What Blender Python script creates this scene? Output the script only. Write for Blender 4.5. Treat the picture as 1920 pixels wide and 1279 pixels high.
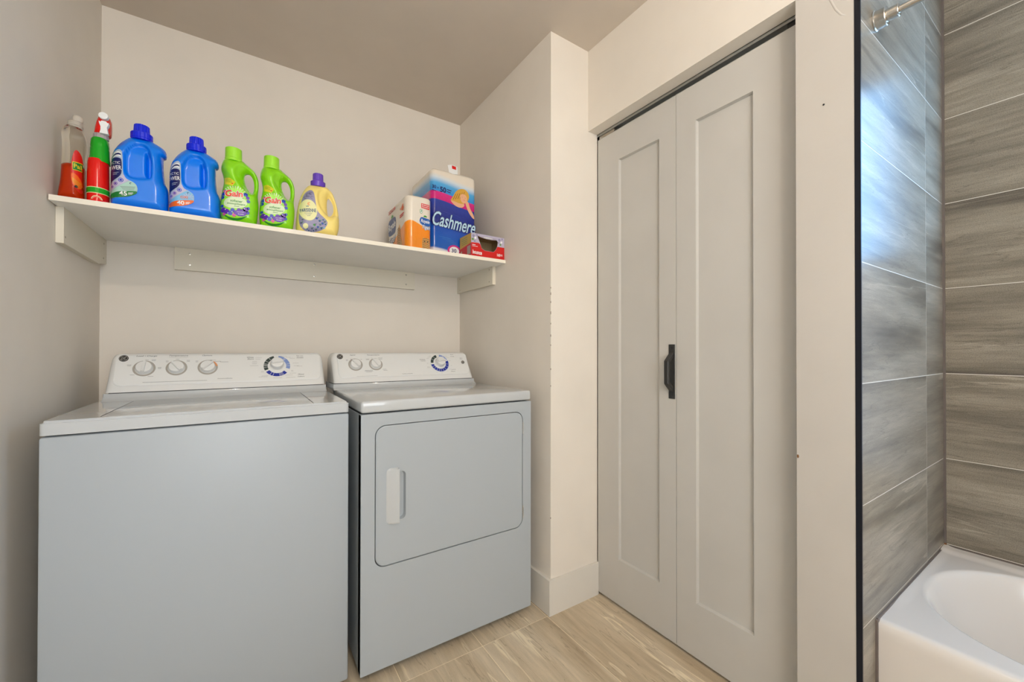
import bpy, bmesh, math, random
import numpy as np
from mathutils import Vector, Matrix
from mathutils.geometry import delaunay_2d_cdt, tessellate_polygon

random.seed(7)
S = bpy.context.scene
COL = S.collection
for o in list(bpy.data.objects):
    bpy.data.objects.remove(o)

# ------------------------------------------------------------------ camera
cam_d = bpy.data.cameras.new('camera')
cam = bpy.data.objects.new('camera', cam_d)
COL.objects.link(cam)
S.camera = cam
FPX = 758.72
cam_d.sensor_fit = 'HORIZONTAL'
cam_d.sensor_width = 36.0
cam_d.lens = FPX / 1920 * 36.0
cam_d.shift_x = 2.185 / 1920
cam_d.shift_y = 11.25 / 1920
cam_d.clip_start = 0.02
yaw, pitch, roll = 0.58118, 0.00577, -0.00124
R = (Matrix.Rotation(-yaw, 4, 'Z') @ Matrix.Rotation(math.pi / 2 + pitch, 4, 'X')
     @ Matrix.Rotation(-roll, 4, 'Z'))
cam.matrix_world = Matrix.Translation((0, 0, 1.10237)) @ R

# ------------------------------------------------------------------ world, lights, exposure
W = bpy.data.worlds.new('world')
S.world = W
W.use_nodes = True
W.node_tree.nodes['Background'].inputs[0].default_value = (.75, .85, 1, 1)
W.node_tree.nodes['Background'].inputs[1].default_value = 0.05

S.view_settings.view_transform = 'Standard'
S.view_settings.look = 'None'
S.view_settings.gamma = 1
S.view_settings.use_curve_mapping = False
S.view_settings.exposure = -0.08


def lamp(name, kind, loc, power, col, **k):
    d = bpy.data.lights.new(name, kind)
    d.energy = power
    d.color = col
    for a, v in k.items():
        setattr(d, a, v)
    o = bpy.data.objects.new(name, d)
    COL.objects.link(o)
    o.location = loc
    return o


lamp('ceiling_lamp', 'POINT', (.57, .33, 2.33), 2.2, (1, .87, .73), shadow_soft_size=.05)
lamp('ceiling_lamp', 'POINT', (.12, -.72, 2.33), 27, (1, .885, .765), shadow_soft_size=.06)
SKY_PANE = 11.0          # brightness of the shower window
FILL_PANE = 6.8          # brightness of the added fill pane behind the camera

# ------------------------------------------------------------------ materials
MATS = {}


def mat(name, col, rough=.5, metal=0.0, spec=.5, coat=0.0, trans=0.0, ior=1.45, emit=None, estr=0.0, alpha=1.0):
    m = bpy.data.materials.new(name)
    m.use_nodes = True
    b = m.node_tree.nodes['Principled BSDF']
    b.inputs['Base Color'].default_value = (*col, 1)
    b.inputs['Roughness'].default_value = rough
    b.inputs['Metallic'].default_value = metal
    b.inputs['Specular IOR Level'].default_value = spec
    b.inputs['Coat Weight'].default_value = coat
    b.inputs['Transmission Weight'].default_value = trans
    b.inputs['IOR'].default_value = ior
    b.inputs['Alpha'].default_value = alpha
    if emit:
        b.inputs['Emission Color'].default_value = (*emit, 1)
        b.inputs['Emission Strength'].default_value = estr
    MATS[name] = m
    return m


def srgb(r, g, b):
    f = lambda c: (c / 255 / 12.92) if c / 255 <= .04045 else ((c / 255 + .055) / 1.055) ** 2.4
    return (f(r), f(g), f(b))


def nd(m, t, **k):
    n = m.node_tree.nodes.new(t)
    for a, v in k.items():
        setattr(n, a, v)
    return n


def lk(m, a, b):
    m.node_tree.links.new(a, b)


def objcoord(m, scale=(1, 1, 1), island=0.0):
    tc = nd(m, 'ShaderNodeTexCoord')
    mp = nd(m, 'ShaderNodeMapping')
    mp.inputs['Scale'].default_value = scale
    lk(m, tc.outputs['Object'], mp.inputs['Vector'])
    out = mp.outputs['Vector']
    if island:
        g = nd(m, 'ShaderNodeNewGeometry')
        mu = nd(m, 'ShaderNodeMath', operation='MULTIPLY')
        mu.inputs[1].default_value = island
        lk(m, g.outputs['Random Per Island'], mu.inputs[0])
        ad = nd(m, 'ShaderNodeVectorMath', operation='ADD')
        cb = nd(m, 'ShaderNodeCombineXYZ')
        for i in range(3):
            lk(m, mu.outputs[0], cb.inputs[i])
        lk(m, out, ad.inputs[0])
        lk(m, cb.outputs[0], ad.inputs[1])
        out = ad.outputs[0]
    return out


def noise(m, vec, scale, detail=4, rough=.55, dist=0.0):
    n = nd(m, 'ShaderNodeTexNoise')
    n.inputs['Scale'].default_value = scale
    n.inputs['Detail'].default_value = detail
    n.inputs['Roughness'].default_value = rough
    n.inputs['Distortion'].default_value = dist
    lk(m, vec, n.inputs['Vector'])
    return n.outputs['Fac']


def ramp(m, fac, stops, interp='LINEAR'):
    r = nd(m, 'ShaderNodeValToRGB')
    r.color_ramp.interpolation = interp
    e = r.color_ramp.elements
    while len(e) < len(stops):
        e.new(.5)
    for i, (p, c) in enumerate(stops):
        e[i].position = p
        e[i].color = (*c, 1) if len(c) == 3 else c
    lk(m, fac, r.inputs['Fac'])
    return r.outputs['Color']


def mixc(m, fac, a, b, mode='MIX'):
    n = nd(m, 'ShaderNodeMix', data_type='RGBA', blend_type=mode)
    if isinstance(fac, (int, float)):
        n.inputs[0].default_value = fac
    else:
        lk(m, fac, n.inputs[0])
    for s, i in ((a, 6), (b, 7)):
        if isinstance(s, tuple):
            n.inputs[i].default_value = (*s, 1)
        else:
            lk(m, s, n.inputs[i])
    return n.outputs[2]


def bump(m, h, strength, dist=.002):
    n = nd(m, 'ShaderNodeBump')
    n.inputs['Strength'].default_value = strength
    n.inputs['Distance'].default_value = dist
    lk(m, h, n.inputs['Height'])
    lk(m, n.outputs[0], m.node_tree.nodes['Principled BSDF'].inputs['Normal'])


def paint(name, col, var=.03, rough=.55, bscale=180, bstr=.12):
    m = mat(name, col, rough, spec=.35)
    v = objcoord(m)
    a = tuple(c * (1 - var) for c in col)
    b = tuple(min(1, c * (1 + var)) for c in col)
    lk(m, ramp(m, noise(m, v, 3.5, 3), [(.3, a), (.7, b)]), m.node_tree.nodes['Principled BSDF'].inputs['Base Color'])
    bump(m, noise(m, v, bscale, 3), bstr, .001)
    return m


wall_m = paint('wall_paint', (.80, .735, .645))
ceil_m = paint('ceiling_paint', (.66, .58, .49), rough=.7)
trim_m = paint('trim_paint', (.73, .69, .62), rough=.38, bscale=90, bstr=.05)
door_m = paint('door_paint', (.56, .538, .495), rough=.4, bscale=120, bstr=.05)
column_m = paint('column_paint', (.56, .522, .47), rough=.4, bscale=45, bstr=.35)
shelf_m = paint('shelf_paint', (.90, .88, .83), rough=.45, bscale=100, bstr=.06)
edge_m = paint('lit_shelf_edge_paint', (.90, .83, .70), var=.08, rough=.5)  # cream, with the light the edge catches put into the colour
cleat_m = paint('cleat_paint', (.77, .71, .585), rough=.42, bscale=90, bstr=.06)


def stone(name, scale, c_dark, c_mid, c_light, rough, speck=.35, vein_amt=.7, streak=.25):
    m = mat(name, c_mid, rough, spec=.27)
    v = objcoord(m, scale, island=37.0)
    fine = objcoord(m)
    big = noise(m, v, .9, 3, .5, .35)
    base = ramp(m, big, [(.30, c_dark), (.48, c_mid), (.72, c_light)])
    # bedding streaks
    st = noise(m, v, 4.5, 6, .68, .15)
    base = mixc(m, 1.0, base, ramp(m, st, [(.30, (1 - streak,) * 3), (.52, (1, 1, 1)), (.72, (1 + streak,) * 3)]), 'MULTIPLY')
    # a few thin pale veins and dark hairlines following the bedding
    mask = ramp(m, noise(m, v, 1.1, 2), [(.50, (0, 0, 0)), (.62, (vein_amt,) * 3)])
    ve = noise(m, v, .8, 4, .5, .12)
    vein = ramp(m, ve, [(.482, (0, 0, 0)), (.497, (1, 1, 1)), (.501, (1, 1, 1)), (.506, (0, 0, 0))])
    vm = mixc(m, 1.0, vein, mask, 'MULTIPLY')
    base = mixc(m, vm, base, tuple(min(1, c * 1.5) for c in c_light))
    ve2 = ramp(m, noise(m, v, 1.3, 4, .5, .1), [(.488, (0, 0, 0)), (.496, (vein_amt * .8,) * 3), (.501, (0, 0, 0))])
    base = mixc(m, ve2, base, tuple(c * .55 for c in c_dark))
    sp = ramp(m, noise(m, fine, 480, 3, .75), [(.34, (1 - speck,) * 3), (.52, (1, 1, 1)), (.7, (1, 1, 1))])
    base = mixc(m, 1.0, base, sp, 'MULTIPLY')
    lk(m, base, m.node_tree.nodes['Principled BSDF'].inputs['Base Color'])
    bump(m, noise(m, fine, 300, 2), .06, .0005)
    return m


tile_m = stone('wall_tile_stone', (1.2, 1.2, 15), srgb(106, 98, 87), srgb(142, 133, 118), srgb(166, 156, 140), .30, .46, .5, .24)
floor_m = stone('floor_tile_stone', (13, 1.3, 1), srgb(180, 160, 132), srgb(202, 184, 156), srgb(218, 202, 176), .36, .18, .6, .14)
grout_m = mat('wall_grout', srgb(222, 216, 204), .4)
fgrout_m = mat('floor_grout', srgb(244, 228, 198), .8)
caulk_m = mat('grey_caulk', srgb(112, 102, 96), .5)
black_trim_m = mat('black_edge_metal', (.012, .013, .018), .3, spec=.2)
enamel_m = mat('dimmed_enamel', (.430, .466, .490), .40)  # white enamel greyed: the dimmer light on the fronts is in the colour
enamel_top_m = mat('lit_enamel_top', (.56, .578, .582), .10, coat=.4)  # same enamel in a lighter copy, brighter light on the tops painted in
plastic_m = mat('white_plastic', (.77, .765, .74), .25)
panel_m = mat('panel_plastic', (.80, .80, .775), .2)
ring_m = mat('grey_ring_print', srgb(168, 162, 152), .4)
seam_m = mat('dark_gap', (.03, .032, .036), .7)
ink_m = mat('black_ink', (.03, .03, .03), .5)
grey_ink_m = mat('grey_ink', srgb(120, 116, 110), .5)
orange_ink_m = mat('orange_ink', srgb(222, 150, 100), .5)
blue_ink_m = mat('blue_ink', srgb(28, 48, 150), .45)
pale_blue_ink_m = mat('pale_blue_ink', srgb(130, 152, 205), .45)
green_ink_m = mat('dark_green_ink', srgb(52, 66, 62), .45)
silver_m = mat('silver', (.62, .62, .60), .3, 1.0)
steel_m = mat('brushed_nickel', (.60, .56, .50), .24, 1.0)
alu_m = mat('track_aluminium', (.45, .45, .43), .45, .8)
iron_m = mat('black_iron', (.028, .027, .025), .45)
tub_m = mat('tub_acrylic', (.70, .65, .595), .2, coat=.25)
rust_m = mat('rust', srgb(128, 88, 52), .8)
wood_m = mat('raw_wood', srgb(200, 160, 125), .7)
pane_m = mat('frosted_pane', (.7, .8, .9), .3, emit=(.24, .56, 1.0), estr=SKY_PANE)
pane_low_m = mat('frosted_low_pane', (.7, .8, .9), .3, emit=(.42, .66, 1.0), estr=SKY_PANE * .07)
fill_pane_m = mat('fill_light_pane', (.8, .85, .9), .3, emit=(.90, .955, 1.0), estr=FILL_PANE)  # glow of the added fill pane, an unseen source
frame_m = mat('window_frame_white', (.8, .8, .8), .4)
black_m = mat('black_rubber', (.02, .02, .02), .5)

# ------------------------------------------------------------------ object helpers
ORG = {}


def thing(name, label, cat, loc=(0, 0, 0), group=None, kind=None):
    o = bpy.data.objects.new(name, None)
    COL.objects.link(o)
    o.location = loc
    o.empty_display_size = .05
    if label:
        o['label'] = label
        o['category'] = cat
    if group:
        o['group'] = group
    if kind:
        o['kind'] = kind
    ORG[o] = Vector(loc)
    return o


def obj(name, bm, mats, parent=None, label=None, cat=None, group=None, kind=None, smooth=False, origin=None, norm=True):
    """links a bmesh built in world coordinates as ONE mesh object"""
    if norm:
        bmesh.ops.recalc_face_normals(bm, faces=bm.faces)
    org = ORG[parent] if parent else Vector(origin or (0, 0, 0))
    bmesh.ops.translate(bm, verts=bm.verts, vec=-org)
    me = bpy.data.meshes.new(name)
    bm.to_mesh(me)
    bm.free()
    if not isinstance(mats, (list, tuple)):
        mats = [mats]
    for m in mats:
        me.materials.append(m)
    if smooth:
        me.polygons.foreach_set('use_smooth', [True] * len(me.polygons))
        if smooth != 'all':
            me.set_sharp_from_angle(angle=math.radians(float(smooth) if smooth is not True else 35))
    o = bpy.data.objects.new(name, me)
    COL.objects.link(o)
    if parent:
        o.parent = parent
        # sub-parts sit at the same origin as their thing
    else:
        o.location = org
    ORG[o] = org
    if label:
        o['label'] = label
    if cat:
        o['category'] = cat
    if group:
        o['group'] = group
    if kind:
        o['kind'] = kind
    return o


def struct(name, bm, mats, **k):
    return obj(name, bm, mats, kind='structure', **k)


def bx(bm, x0, x1, y0, y1, z0, z1, bev=0.0, seg=2, mi=0):
    r = bmesh.ops.create_cube(bm, size=1)
    vs = r['verts']
    for v in vs:
        v.co = Vector(((x0 + x1) / 2 + v.co.x * (x1 - x0), (y0 + y1) / 2 + v.co.y * (y1 - y0), (z0 + z1) / 2 + v.co.z * (z1 - z0)))
    fs = list({f for v in vs for f in v.link_faces})
    for f in fs:
        f.material_index = mi
    if bev:
        es = list({e for v in vs for e in v.link_edges})
        r = bmesh.ops.bevel(bm, geom=es, offset=bev, segments=seg, profile=.5, affect='EDGES')
        for f in r['faces']:
            f.material_index = mi


def NB():
    return bmesh.new()


class Frame:
    """a flat face: (u, v, n) -> world"""
    def __init__(s, o, u, v, n):
        s.o, s.u, s.v, s.n = Vector(o), Vector(u), Vector(v), Vector(n)

    def __call__(s, u, v, n=0.0):
        return s.o + s.u * u + s.v * v + s.n * n


def plate(bm, fr, outline, holes, n0, n1, mi=0, sides=True, back=True):
    """a plate with holes between depths n0 (back) and n1 (front)"""
    loops = [outline] + list(holes)
    tris = tessellate_polygon([[Vector((p[0], p[1], 0)) for p in l] for l in loops])
    flat = [p for l in loops for p in l]
    F = [bm.verts.new(fr(p[0], p[1], n1)) for p in flat]
    B = [bm.verts.new(fr(p[0], p[1], n0)) for p in flat]
    for t in tris:
        try:
            f = bm.faces.new([F[i] for i in t]); f.material_index = mi
            if back:
                f = bm.faces.new([B[i] for i in reversed(t)]); f.material_index = mi
        except ValueError:
            pass
    if sides:
        k = 0
        for l in loops:
            n = len(l)
            for i in range(n):
                a, b = k + i, k + (i + 1) % n
                try:
                    f = bm.faces.new([F[a], F[b], B[b], B[a]]); f.material_index = mi
                except ValueError:
                    pass
            k += n


def rrect(x0, x1, z0, z1, r, seg=6, corners=(1, 1, 1, 1)):
    """rounded rectangle, corners: bl, br, tr, tl"""
    out = []
    for (cx, cz, a0, on) in ((x0, z0, 180, corners[0]), (x1, z0, 270, corners[1]), (x1, z1, 0, corners[2]), (x0, z1, 90, corners[3])):
        rr = r * on
        if rr <= 0:
            out.append((cx, cz))
            continue
        ox = cx + (rr if cx == x0 else -rr)
        oz = cz + (rr if cz == z0 else -rr)
        for i in range(seg + 1):
            a = math.radians(a0 + 90 * i / seg)
            out.append((ox + rr * math.cos(a), oz + rr * math.sin(a)))
    return out


def circle(cx, cz, r, n=24, rz=None, a0=0, a1=360):
    rz = rz or r
    full = abs(a1 - a0) >= 360
    return [(cx + r * math.cos(math.radians(a0 + (a1 - a0) * i / (n if full else n - 1))),
             cz + rz * math.sin(math.radians(a0 + (a1 - a0) * i / (n if full else n - 1)))) for i in range(n)]


def arcband(cx, cz, r0, r1, a0, a1, n=10):
    o = [(cx + r1 * math.cos(math.radians(a0 + (a1 - a0) * i / n)), cz + r1 * math.sin(math.radians(a0 + (a1 - a0) * i / n))) for i in range(n + 1)]
    i_ = [(cx + r0 * math.cos(math.radians(a0 + (a1 - a0) * i / n)), cz + r0 * math.sin(math.radians(a0 + (a1 - a0) * i / n))) for i in range(n, -1, -1)]
    return o + i_


def lathe(bm, fr, prof, seg=28, mi=0, mod=None, cap=True, sx=1.0, sy=1.0):
    """prof: (radius, height along n)"""
    rings = []
    for (r, h) in prof:
        ring = []
        for i in range(seg):
            a = 2 * math.pi * i / seg
            rr = r * (mod(a, h) if mod else 1)
            ring.append(bm.verts.new(fr(rr * math.cos(a) * sx, rr * math.sin(a) * sy, h)))
        rings.append(ring)
    for a, b in zip(rings, rings[1:]):
        for i in range(seg):
            f = bm.faces.new([a[i], a[(i + 1) % seg], b[(i + 1) % seg], b[i]])
            f.material_index = mi
    if cap:
        f = bm.faces.new(rings[-1]); f.material_index = mi
        f = bm.faces.new(list(reversed(rings[0]))); f.material_index = mi


def tube(bm, pts, r, seg=12, mi=0):
    pts = [Vector(p) for p in pts]
    rings = []
    ref = Vector((0, 0, 1))
    for i, p in enumerate(pts):
        t = (pts[min(i + 1, len(pts) - 1)] - pts[max(i - 1, 0)]).normalized()
        if abs(t.dot(ref)) > .95:
            ref = Vector((1, 0, 0))
        u = t.cross(ref).normalized()
        v = t.cross(u)
        rings.append([bm.verts.new(p + (u * math.cos(2 * math.pi * k / seg) + v * math.sin(2 * math.pi * k / seg)) * r) for k in range(seg)])
    for a, b in zip(rings, rings[1:]):
        for k in range(seg):
            f = bm.faces.new([a[k], a[(k + 1) % seg], b[(k + 1) % seg], b[k]]); f.material_index = mi
    f = bm.faces.new(rings[0]); f.material_index = mi
    f = bm.faces.new(rings[-1]); f.material_index = mi


def chaikin(pts, it=2, closed=True):
    for _ in range(it):
        out = []
        n = len(pts)
        for i in range(n if closed else n - 1):
            a, b = pts[i], pts[(i + 1) % n]
            out += [(a[0] * .75 + b[0] * .25, a[1] * .75 + b[1] * .25), (a[0] * .25 + b[0] * .75, a[1] * .25 + b[1] * .75)]
        pts = out
    return pts


def resample(pts, step):
    out = []
    n = len(pts)
    for i in range(n):
        a, b = np.array(pts[i]), np.array(pts[(i + 1) % n])
        L = np.linalg.norm(b - a)
        k = max(1, int(math.ceil(L / step)))
        for j in range(k):
            out.append(tuple(a + (b - a) * j / k))
    return out


def inside(P, poly):
    P = np.asarray(P); poly = np.asarray(poly)
    x, y = P[:, 0][:, None], P[:, 1][:, None]
    a = poly; b = np.roll(poly, -1, 0)
    c = (a[:, 1] > y) != (b[:, 1] > y)
    with np.errstate(divide='ignore', invalid='ignore'):
        xi = (b[:, 0] - a[:, 0]) * (y - a[:, 1]) / (b[:, 1] - a[:, 1]) + a[:, 0]
    return (np.sum(c & (x < xi), 1) % 2) == 1


def dist(P, poly, closed=True):
    P = np.asarray(P, float); a = np.asarray(poly, float); b = np.roll(a, -1, 0)
    if not closed:
        a, b = a[:-1], b[:-1]
    d = b - a
    L = np.sum(d * d, 1) + 1e-18
    t = np.clip(((P[:, None, :] - a) * d).sum(2) / L, 0, 1)
    q = a + d * t[..., None]
    return np.sqrt(((P[:, None, :] - q) ** 2).sum(2)).min(1)


def smooth01(x):
    x = np.clip(x, 0, 1)
    return x * x * (3 - 2 * x)


def mm(pts):
    return [(a / 1000, b / 1000) for a, b in pts]


def trimesh2d(outline, holes, step, rings=()):
    """points + triangles filling an outline with holes"""
    loops = [outline] + list(holes)
    pts, edges = [], []
    for l in loops:
        k = len(pts)
        pts += [tuple(p) for p in l]
        edges += [(k + i, k + (i + 1) % len(l)) for i in range(len(l))]
    nb = len(pts)
    allp = []
    for l in loops:
        A = np.array(l); nx = np.roll(A, -1, 0); pv = np.roll(A, 1, 0)
        t = nx - pv
        t /= (np.linalg.norm(t, axis=1, keepdims=True) + 1e-12)
        nrm = np.stack([-t[:, 1], t[:, 0]], 1)
        for rg in rings:
            for s in (1, -1):
                allp.append((A + nrm * rg * s, rg))
    A = np.array(outline)
    x0, z0 = A.min(0); x1, z1 = A.max(0)
    gx, gz = np.meshgrid(np.arange(x0 + step / 2, x1, step), np.arange(z0 + step / 2, z1, step))
    G = np.stack([gx.ravel(), gz.ravel()], 1)

    def ok(P, lim):
        m = inside(P, outline)
        for h in holes:
            m &= ~inside(P, h)
        d = np.min([dist(P, l) for l in loops], axis=0)
        return m & (d > lim)
    extra = []
    for P, rg in allp:
        extra.append(P[ok(P, rg * .93)])
    mr = max(rings) if rings else 0
    extra.append(G[ok(G, max(mr + step * .4, step * .45))])
    E = np.concatenate(extra) if extra else np.zeros((0, 2))
    # drop near-duplicates
    keep, seen = [], set()
    for p in E:
        key = (round(p[0] / (step * .22)), round(p[1] / (step * .22)))
        if mr and key in seen and False:
            continue
        seen.add(key); keep.append(tuple(p))
    V = [Vector(p) for p in pts + keep]
    vo, eo, fo, _, _, _ = delaunay_2d_cdt(V, edges, [], 0, 1e-7)
    P = np.array([(v.x, v.y) for v in vo])
    F = np.array([f for f in fo if len(f) == 3])
    C = P[F].mean(1)
    m = inside(C, outline)
    for h in holes:
        m &= ~inside(C, h)
    return P, F[m]


class Form:
    """a moulded bottle: outline in (x, z) swelling to both sides of a mid plane y = yc"""
    def __init__(s, x0, yc, z0, outline, holes=(), H=.045, R=.03, hmax=None, dents=(), it=2, sx=1.0):
        s.x0, s.yc, s.z0, s.sx = x0, yc, z0, sx
        s.outline = resample(chaikin(mm(outline), it), .004)
        s.holes = [resample(chaikin(mm(h), 2), .003) for h in holes]
        s.H, s.R, s.hmax, s.dents = H, R, hmax, [(resample(chaikin(mm(o), 2), .003), d, w) for o, d, w in dents]

    def d(s, P):
        return np.min([dist(P, l) for l in [s.outline] + s.holes], axis=0)

    def isin(s, P):
        m = inside(P, s.outline)
        for h in s.holes:
            m &= ~inside(P, h)
        return m

    def h(s, P, front=True):
        P = np.asarray(P)
        H = s.H if s.hmax is None else s.hmax(P)
        # the base stays full: distance to the bottom edge does not round as far
        d = np.minimum(s.d(P), s.R)
        h = H * np.sqrt(np.clip(1 - (1 - d / s.R) ** 2, 0, 1))
        if front:
            for o, dp, w in s.dents:
                q = dist(P, o) * np.where(inside(P, o), 1, -1)
                h = h - dp * smooth01(q / w + .35) * np.clip(h / (H * .5 + 1e-6), 0, 1)
        return np.maximum(h, .0)

    def mesh(s, bm, mi=0):
        P, F = trimesh2d(s.outline, s.holes, .0042, rings=(.0004, .0013, .0028, .005))
        on = s.d(P) < 1e-5
        hf, hb = s.h(P), s.h(P, False)
        hf[on] = 0; hb[on] = 0
        vf, vb = [], []
        for i, p in enumerate(P):
            v = bm.verts.new((s.x0 + p[0] * s.sx, s.yc - hf[i], s.z0 + p[1])); vf.append(v)
            vb.append(v if on[i] else bm.verts.new((s.x0 + p[0] * s.sx, s.yc + hb[i], s.z0 + p[1])))
        for t in F:
            for vs, r in ((vf, 1), (vb, -1)):
                try:
                    f = bm.faces.new([vs[i] for i in (t if r == 1 else t[::-1])]); f.material_index = mi
                except ValueError:
                    pass

    def put(s, bm, P, F, eps, mi, lim=.0012):
        P = np.asarray(P, float)
        ok = s.isin(P) & (s.d(P) > lim)
        h = s.h(P)
        vs = [bm.verts.new((s.x0 + p[0] * s.sx, s.yc - h[i] - eps, s.z0 + p[1])) if ok[i] else None for i, p in enumerate(P)]
        for t in F:
            q = [vs[i] for i in t]
            if None in q:
                continue
            try:
                f = bm.faces.new(q); f.material_index = mi
            except ValueError:
                pass

    def patch(s, bm, outline, eps, mi, it=2, step=.003):
        o = resample(chaikin(mm(outline), it) if it else mm(outline), .002)
        P, F = trimesh2d(o, [], step)
        s.put(bm, P, F, eps, mi)

    def text(s, bm, body, x, z, w, h, eps, mi, rot=0.0, **k):
        P, F = glyphs(body, **k)
        P = fit(P, x / 1000, z / 1000, w / 1000, h / 1000, rot)
        s.put(bm, P, F, eps, mi)


class Flat:
    """the same patch and text calls on a flat face"""
    def __init__(s, fr):
        s.fr = fr

    def put(s, bm, P, F, eps, mi):
        vs = [bm.verts.new(s.fr(p[0], p[1], eps)) for p in P]
        for t in F:
            try:
                f = bm.faces.new([vs[i] for i in t]); f.material_index = mi
            except ValueError:
                pass

    def patch(s, bm, outline, eps, mi, it=0, step=None):
        o = chaikin(mm(outline), it) if it else mm(outline)
        tr = tessellate_polygon([[Vector((a, b, 0)) for a, b in o]])
        s.put(bm, o, tr, eps, mi)

    def text(s, bm, body, x, z, w, h, eps, mi, rot=0.0, **k):
        P, F = glyphs(body, **k)
        s.put(bm, fit(P, x / 1000, z / 1000, w / 1000, h / 1000, rot), F, eps, mi)


def fit(P, x, z, w, h, rot=0.0):
    """scales glyph points so they are centred on (x, z), w wide (or 0: keep aspect) and h high"""
    P = np.array(P, float)
    lo, hi = P.min(0), P.max(0)
    P = P - (lo + hi) / 2
    sh = h / max(1e-6, hi[1] - lo[1])
    sw = w / max(1e-6, hi[0] - lo[0]) if w else sh
    P = P * (sw, sh)
    c, s_ = math.cos(math.radians(rot)), math.sin(math.radians(rot))
    P = np.stack([P[:, 0] * c - P[:, 1] * s_, P[:, 0] * s_ + P[:, 1] * c], 1)
    return P + (x, z)


_G = {}


def glyphs(body, shear=0.0, bold=0.0, res=3):
    key = (body, shear, bold, res)
    if key not in _G:
        c = bpy.data.curves.new('lettering', 'FONT')
        c.body = body
        c.shear = shear
        c.offset = bold
        c.resolution_u = res
        c.fill_mode = 'FRONT'
        o = bpy.data.objects.new('lettering', c)
        COL.objects.link(o)
        dg = bpy.context.evaluated_depsgraph_get()
        dg.update()
        me = bpy.data.meshes.new_from_object(o.evaluated_get(dg))
        me.calc_loop_triangles()
        P = np.array([(v.co.x, v.co.y) for v in me.vertices])
        F = [tuple(t.vertices) for t in me.loop_triangles]
        bpy.data.objects.remove(o)
        bpy.data.meshes.remove(me)
        bpy.data.curves.remove(c)
        _G[key] = (P, F)
    return _G[key]


# ================================================================== the room
XL, XR, YB, ZC = -.4698, 1.0661, 2.1765, 2.436
YS, XC, XD, YJ, YJ2 = 1.3196, 1.2791, 1.3358, .5035, .3739
XT, YT, YF = 2.0977, .3623, -1.2
ZH = 2.0771
TH = .1

bm = NB(); bx(bm, XL - TH, XL, YF - TH, YB + TH, 0, ZC)
wall_left = struct('wall_left', bm, wall_m)
bm = NB(); bx(bm, XL, XR + TH, YB, YB + TH, 0, ZC)
struct('wall_back', bm, wall_m)
bm = NB(); bx(bm, XR, XD + .3, YS, YB, 0, ZC)
wall_alcove = struct('wall_alcove', bm, wall_m)
bm = NB(); bx(bm, XC, XC + .1, YJ, YS, ZH, ZC)
struct('wall_header', bm, wall_m)
# the wall end between the closet and the shower, with its ragged drywall patch at the top
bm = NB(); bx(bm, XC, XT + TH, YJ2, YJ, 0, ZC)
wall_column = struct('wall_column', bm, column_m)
bm = NB()
tube(bm, [(XC + .0040, .455, 2.12), (XC + .0034, .432, 2.045), (XC + .0032, .411, 1.985), (XC + .0034, .400, 1.965), (XC + .0040, .392, 1.958)], .0042, 14)
obj('drywall_ridge', bm, column_m, wall_column, smooth='all')
bm = NB()
lathe(bm, Frame((XC - .0006, .4385, 1.752), (0, 1, 0), (0, 0, 1), (-1, 0, 0)), [(.0026, -.001), (.002, .0008)], 8)
obj('nail_hole', bm, iron_m, wall_column)
bm = NB()
lathe(bm, Frame((XC - .0004, .5005, .808), (0, 1, 0), (0, 0, 1), (-1, 0, 0)), [(.0028, -.001), (.0022, .0008)], 8, sy=2.0)
obj('rust_spot', bm, rust_m, wall_column)
bm = NB()
for z, hgt in ((1.36, .006), (1.335, .010), (1.30, .008), (1.255, .012), (1.21, .006), (1.16, .009), (1.12, .005), (1.02, .007), (.95, .005), (.40, .006)):
    bx(bm, XR - .0006, XR + .0012, YS - .0006, YS + .0010, z - hgt / 2, z + hgt / 2)
obj('corner_wear', bm, mat('worn_edge', srgb(112, 98, 82), .8), wall_alcove)
# front and right wall behind the camera, closing the room
GX_0, GX_1, GZ_0, GZ_1 = -.44, .62, .80, 2.12       # opening for the added fill-light window behind the camera
bm = NB()
bx(bm, XL - TH, GX_0, YF - TH, YF, 0, ZC); bx(bm, GX_1, XT + TH, YF - TH, YF, 0, ZC)
bx(bm, GX_0, GX_1, YF - TH, YF, GZ_1, ZC); bx(bm, GX_0, GX_1, YF - TH, YF, 0, GZ_0)
struct('wall_front', bm, wall_m)
gd = thing('fill_window', None, None, ((GX_0 + GX_1) / 2, YF - .05, GZ_0), kind='structure')  # unseen window, added to carry a cool fill light
bm = NB()
plate(bm, Frame((0, YF - .06, 0), (1, 0, 0), (0, 0, 1), (0, 1, 0)), rrect(GX_0, GX_1, GZ_0, GZ_1, 0), [rrect(GX_0 + .04, GX_1 - .04, GZ_0 + .04, GZ_1 - .04, 0)], -.02, .025)
obj('window_frame', bm, frame_m, gd)
bm = NB(); bx(bm, GX_0 + .03, GX_1 - .03, YF - .066, YF - .060, GZ_0 + .03, GZ_1 - .03)
obj('pane', bm, fill_pane_m, gd)  # glowing fill panel, added to light the room from the front
bm = NB()
bx(bm, XD, XD + .7, YS, YS + .02, 0, ZC); bx(bm, XD + .7, XD + .75, YJ, YS, 0, ZC)
struct('wall_closet', bm, wall_m)
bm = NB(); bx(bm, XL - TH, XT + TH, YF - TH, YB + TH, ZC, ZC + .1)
struct('ceiling', bm, ceil_m)

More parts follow.
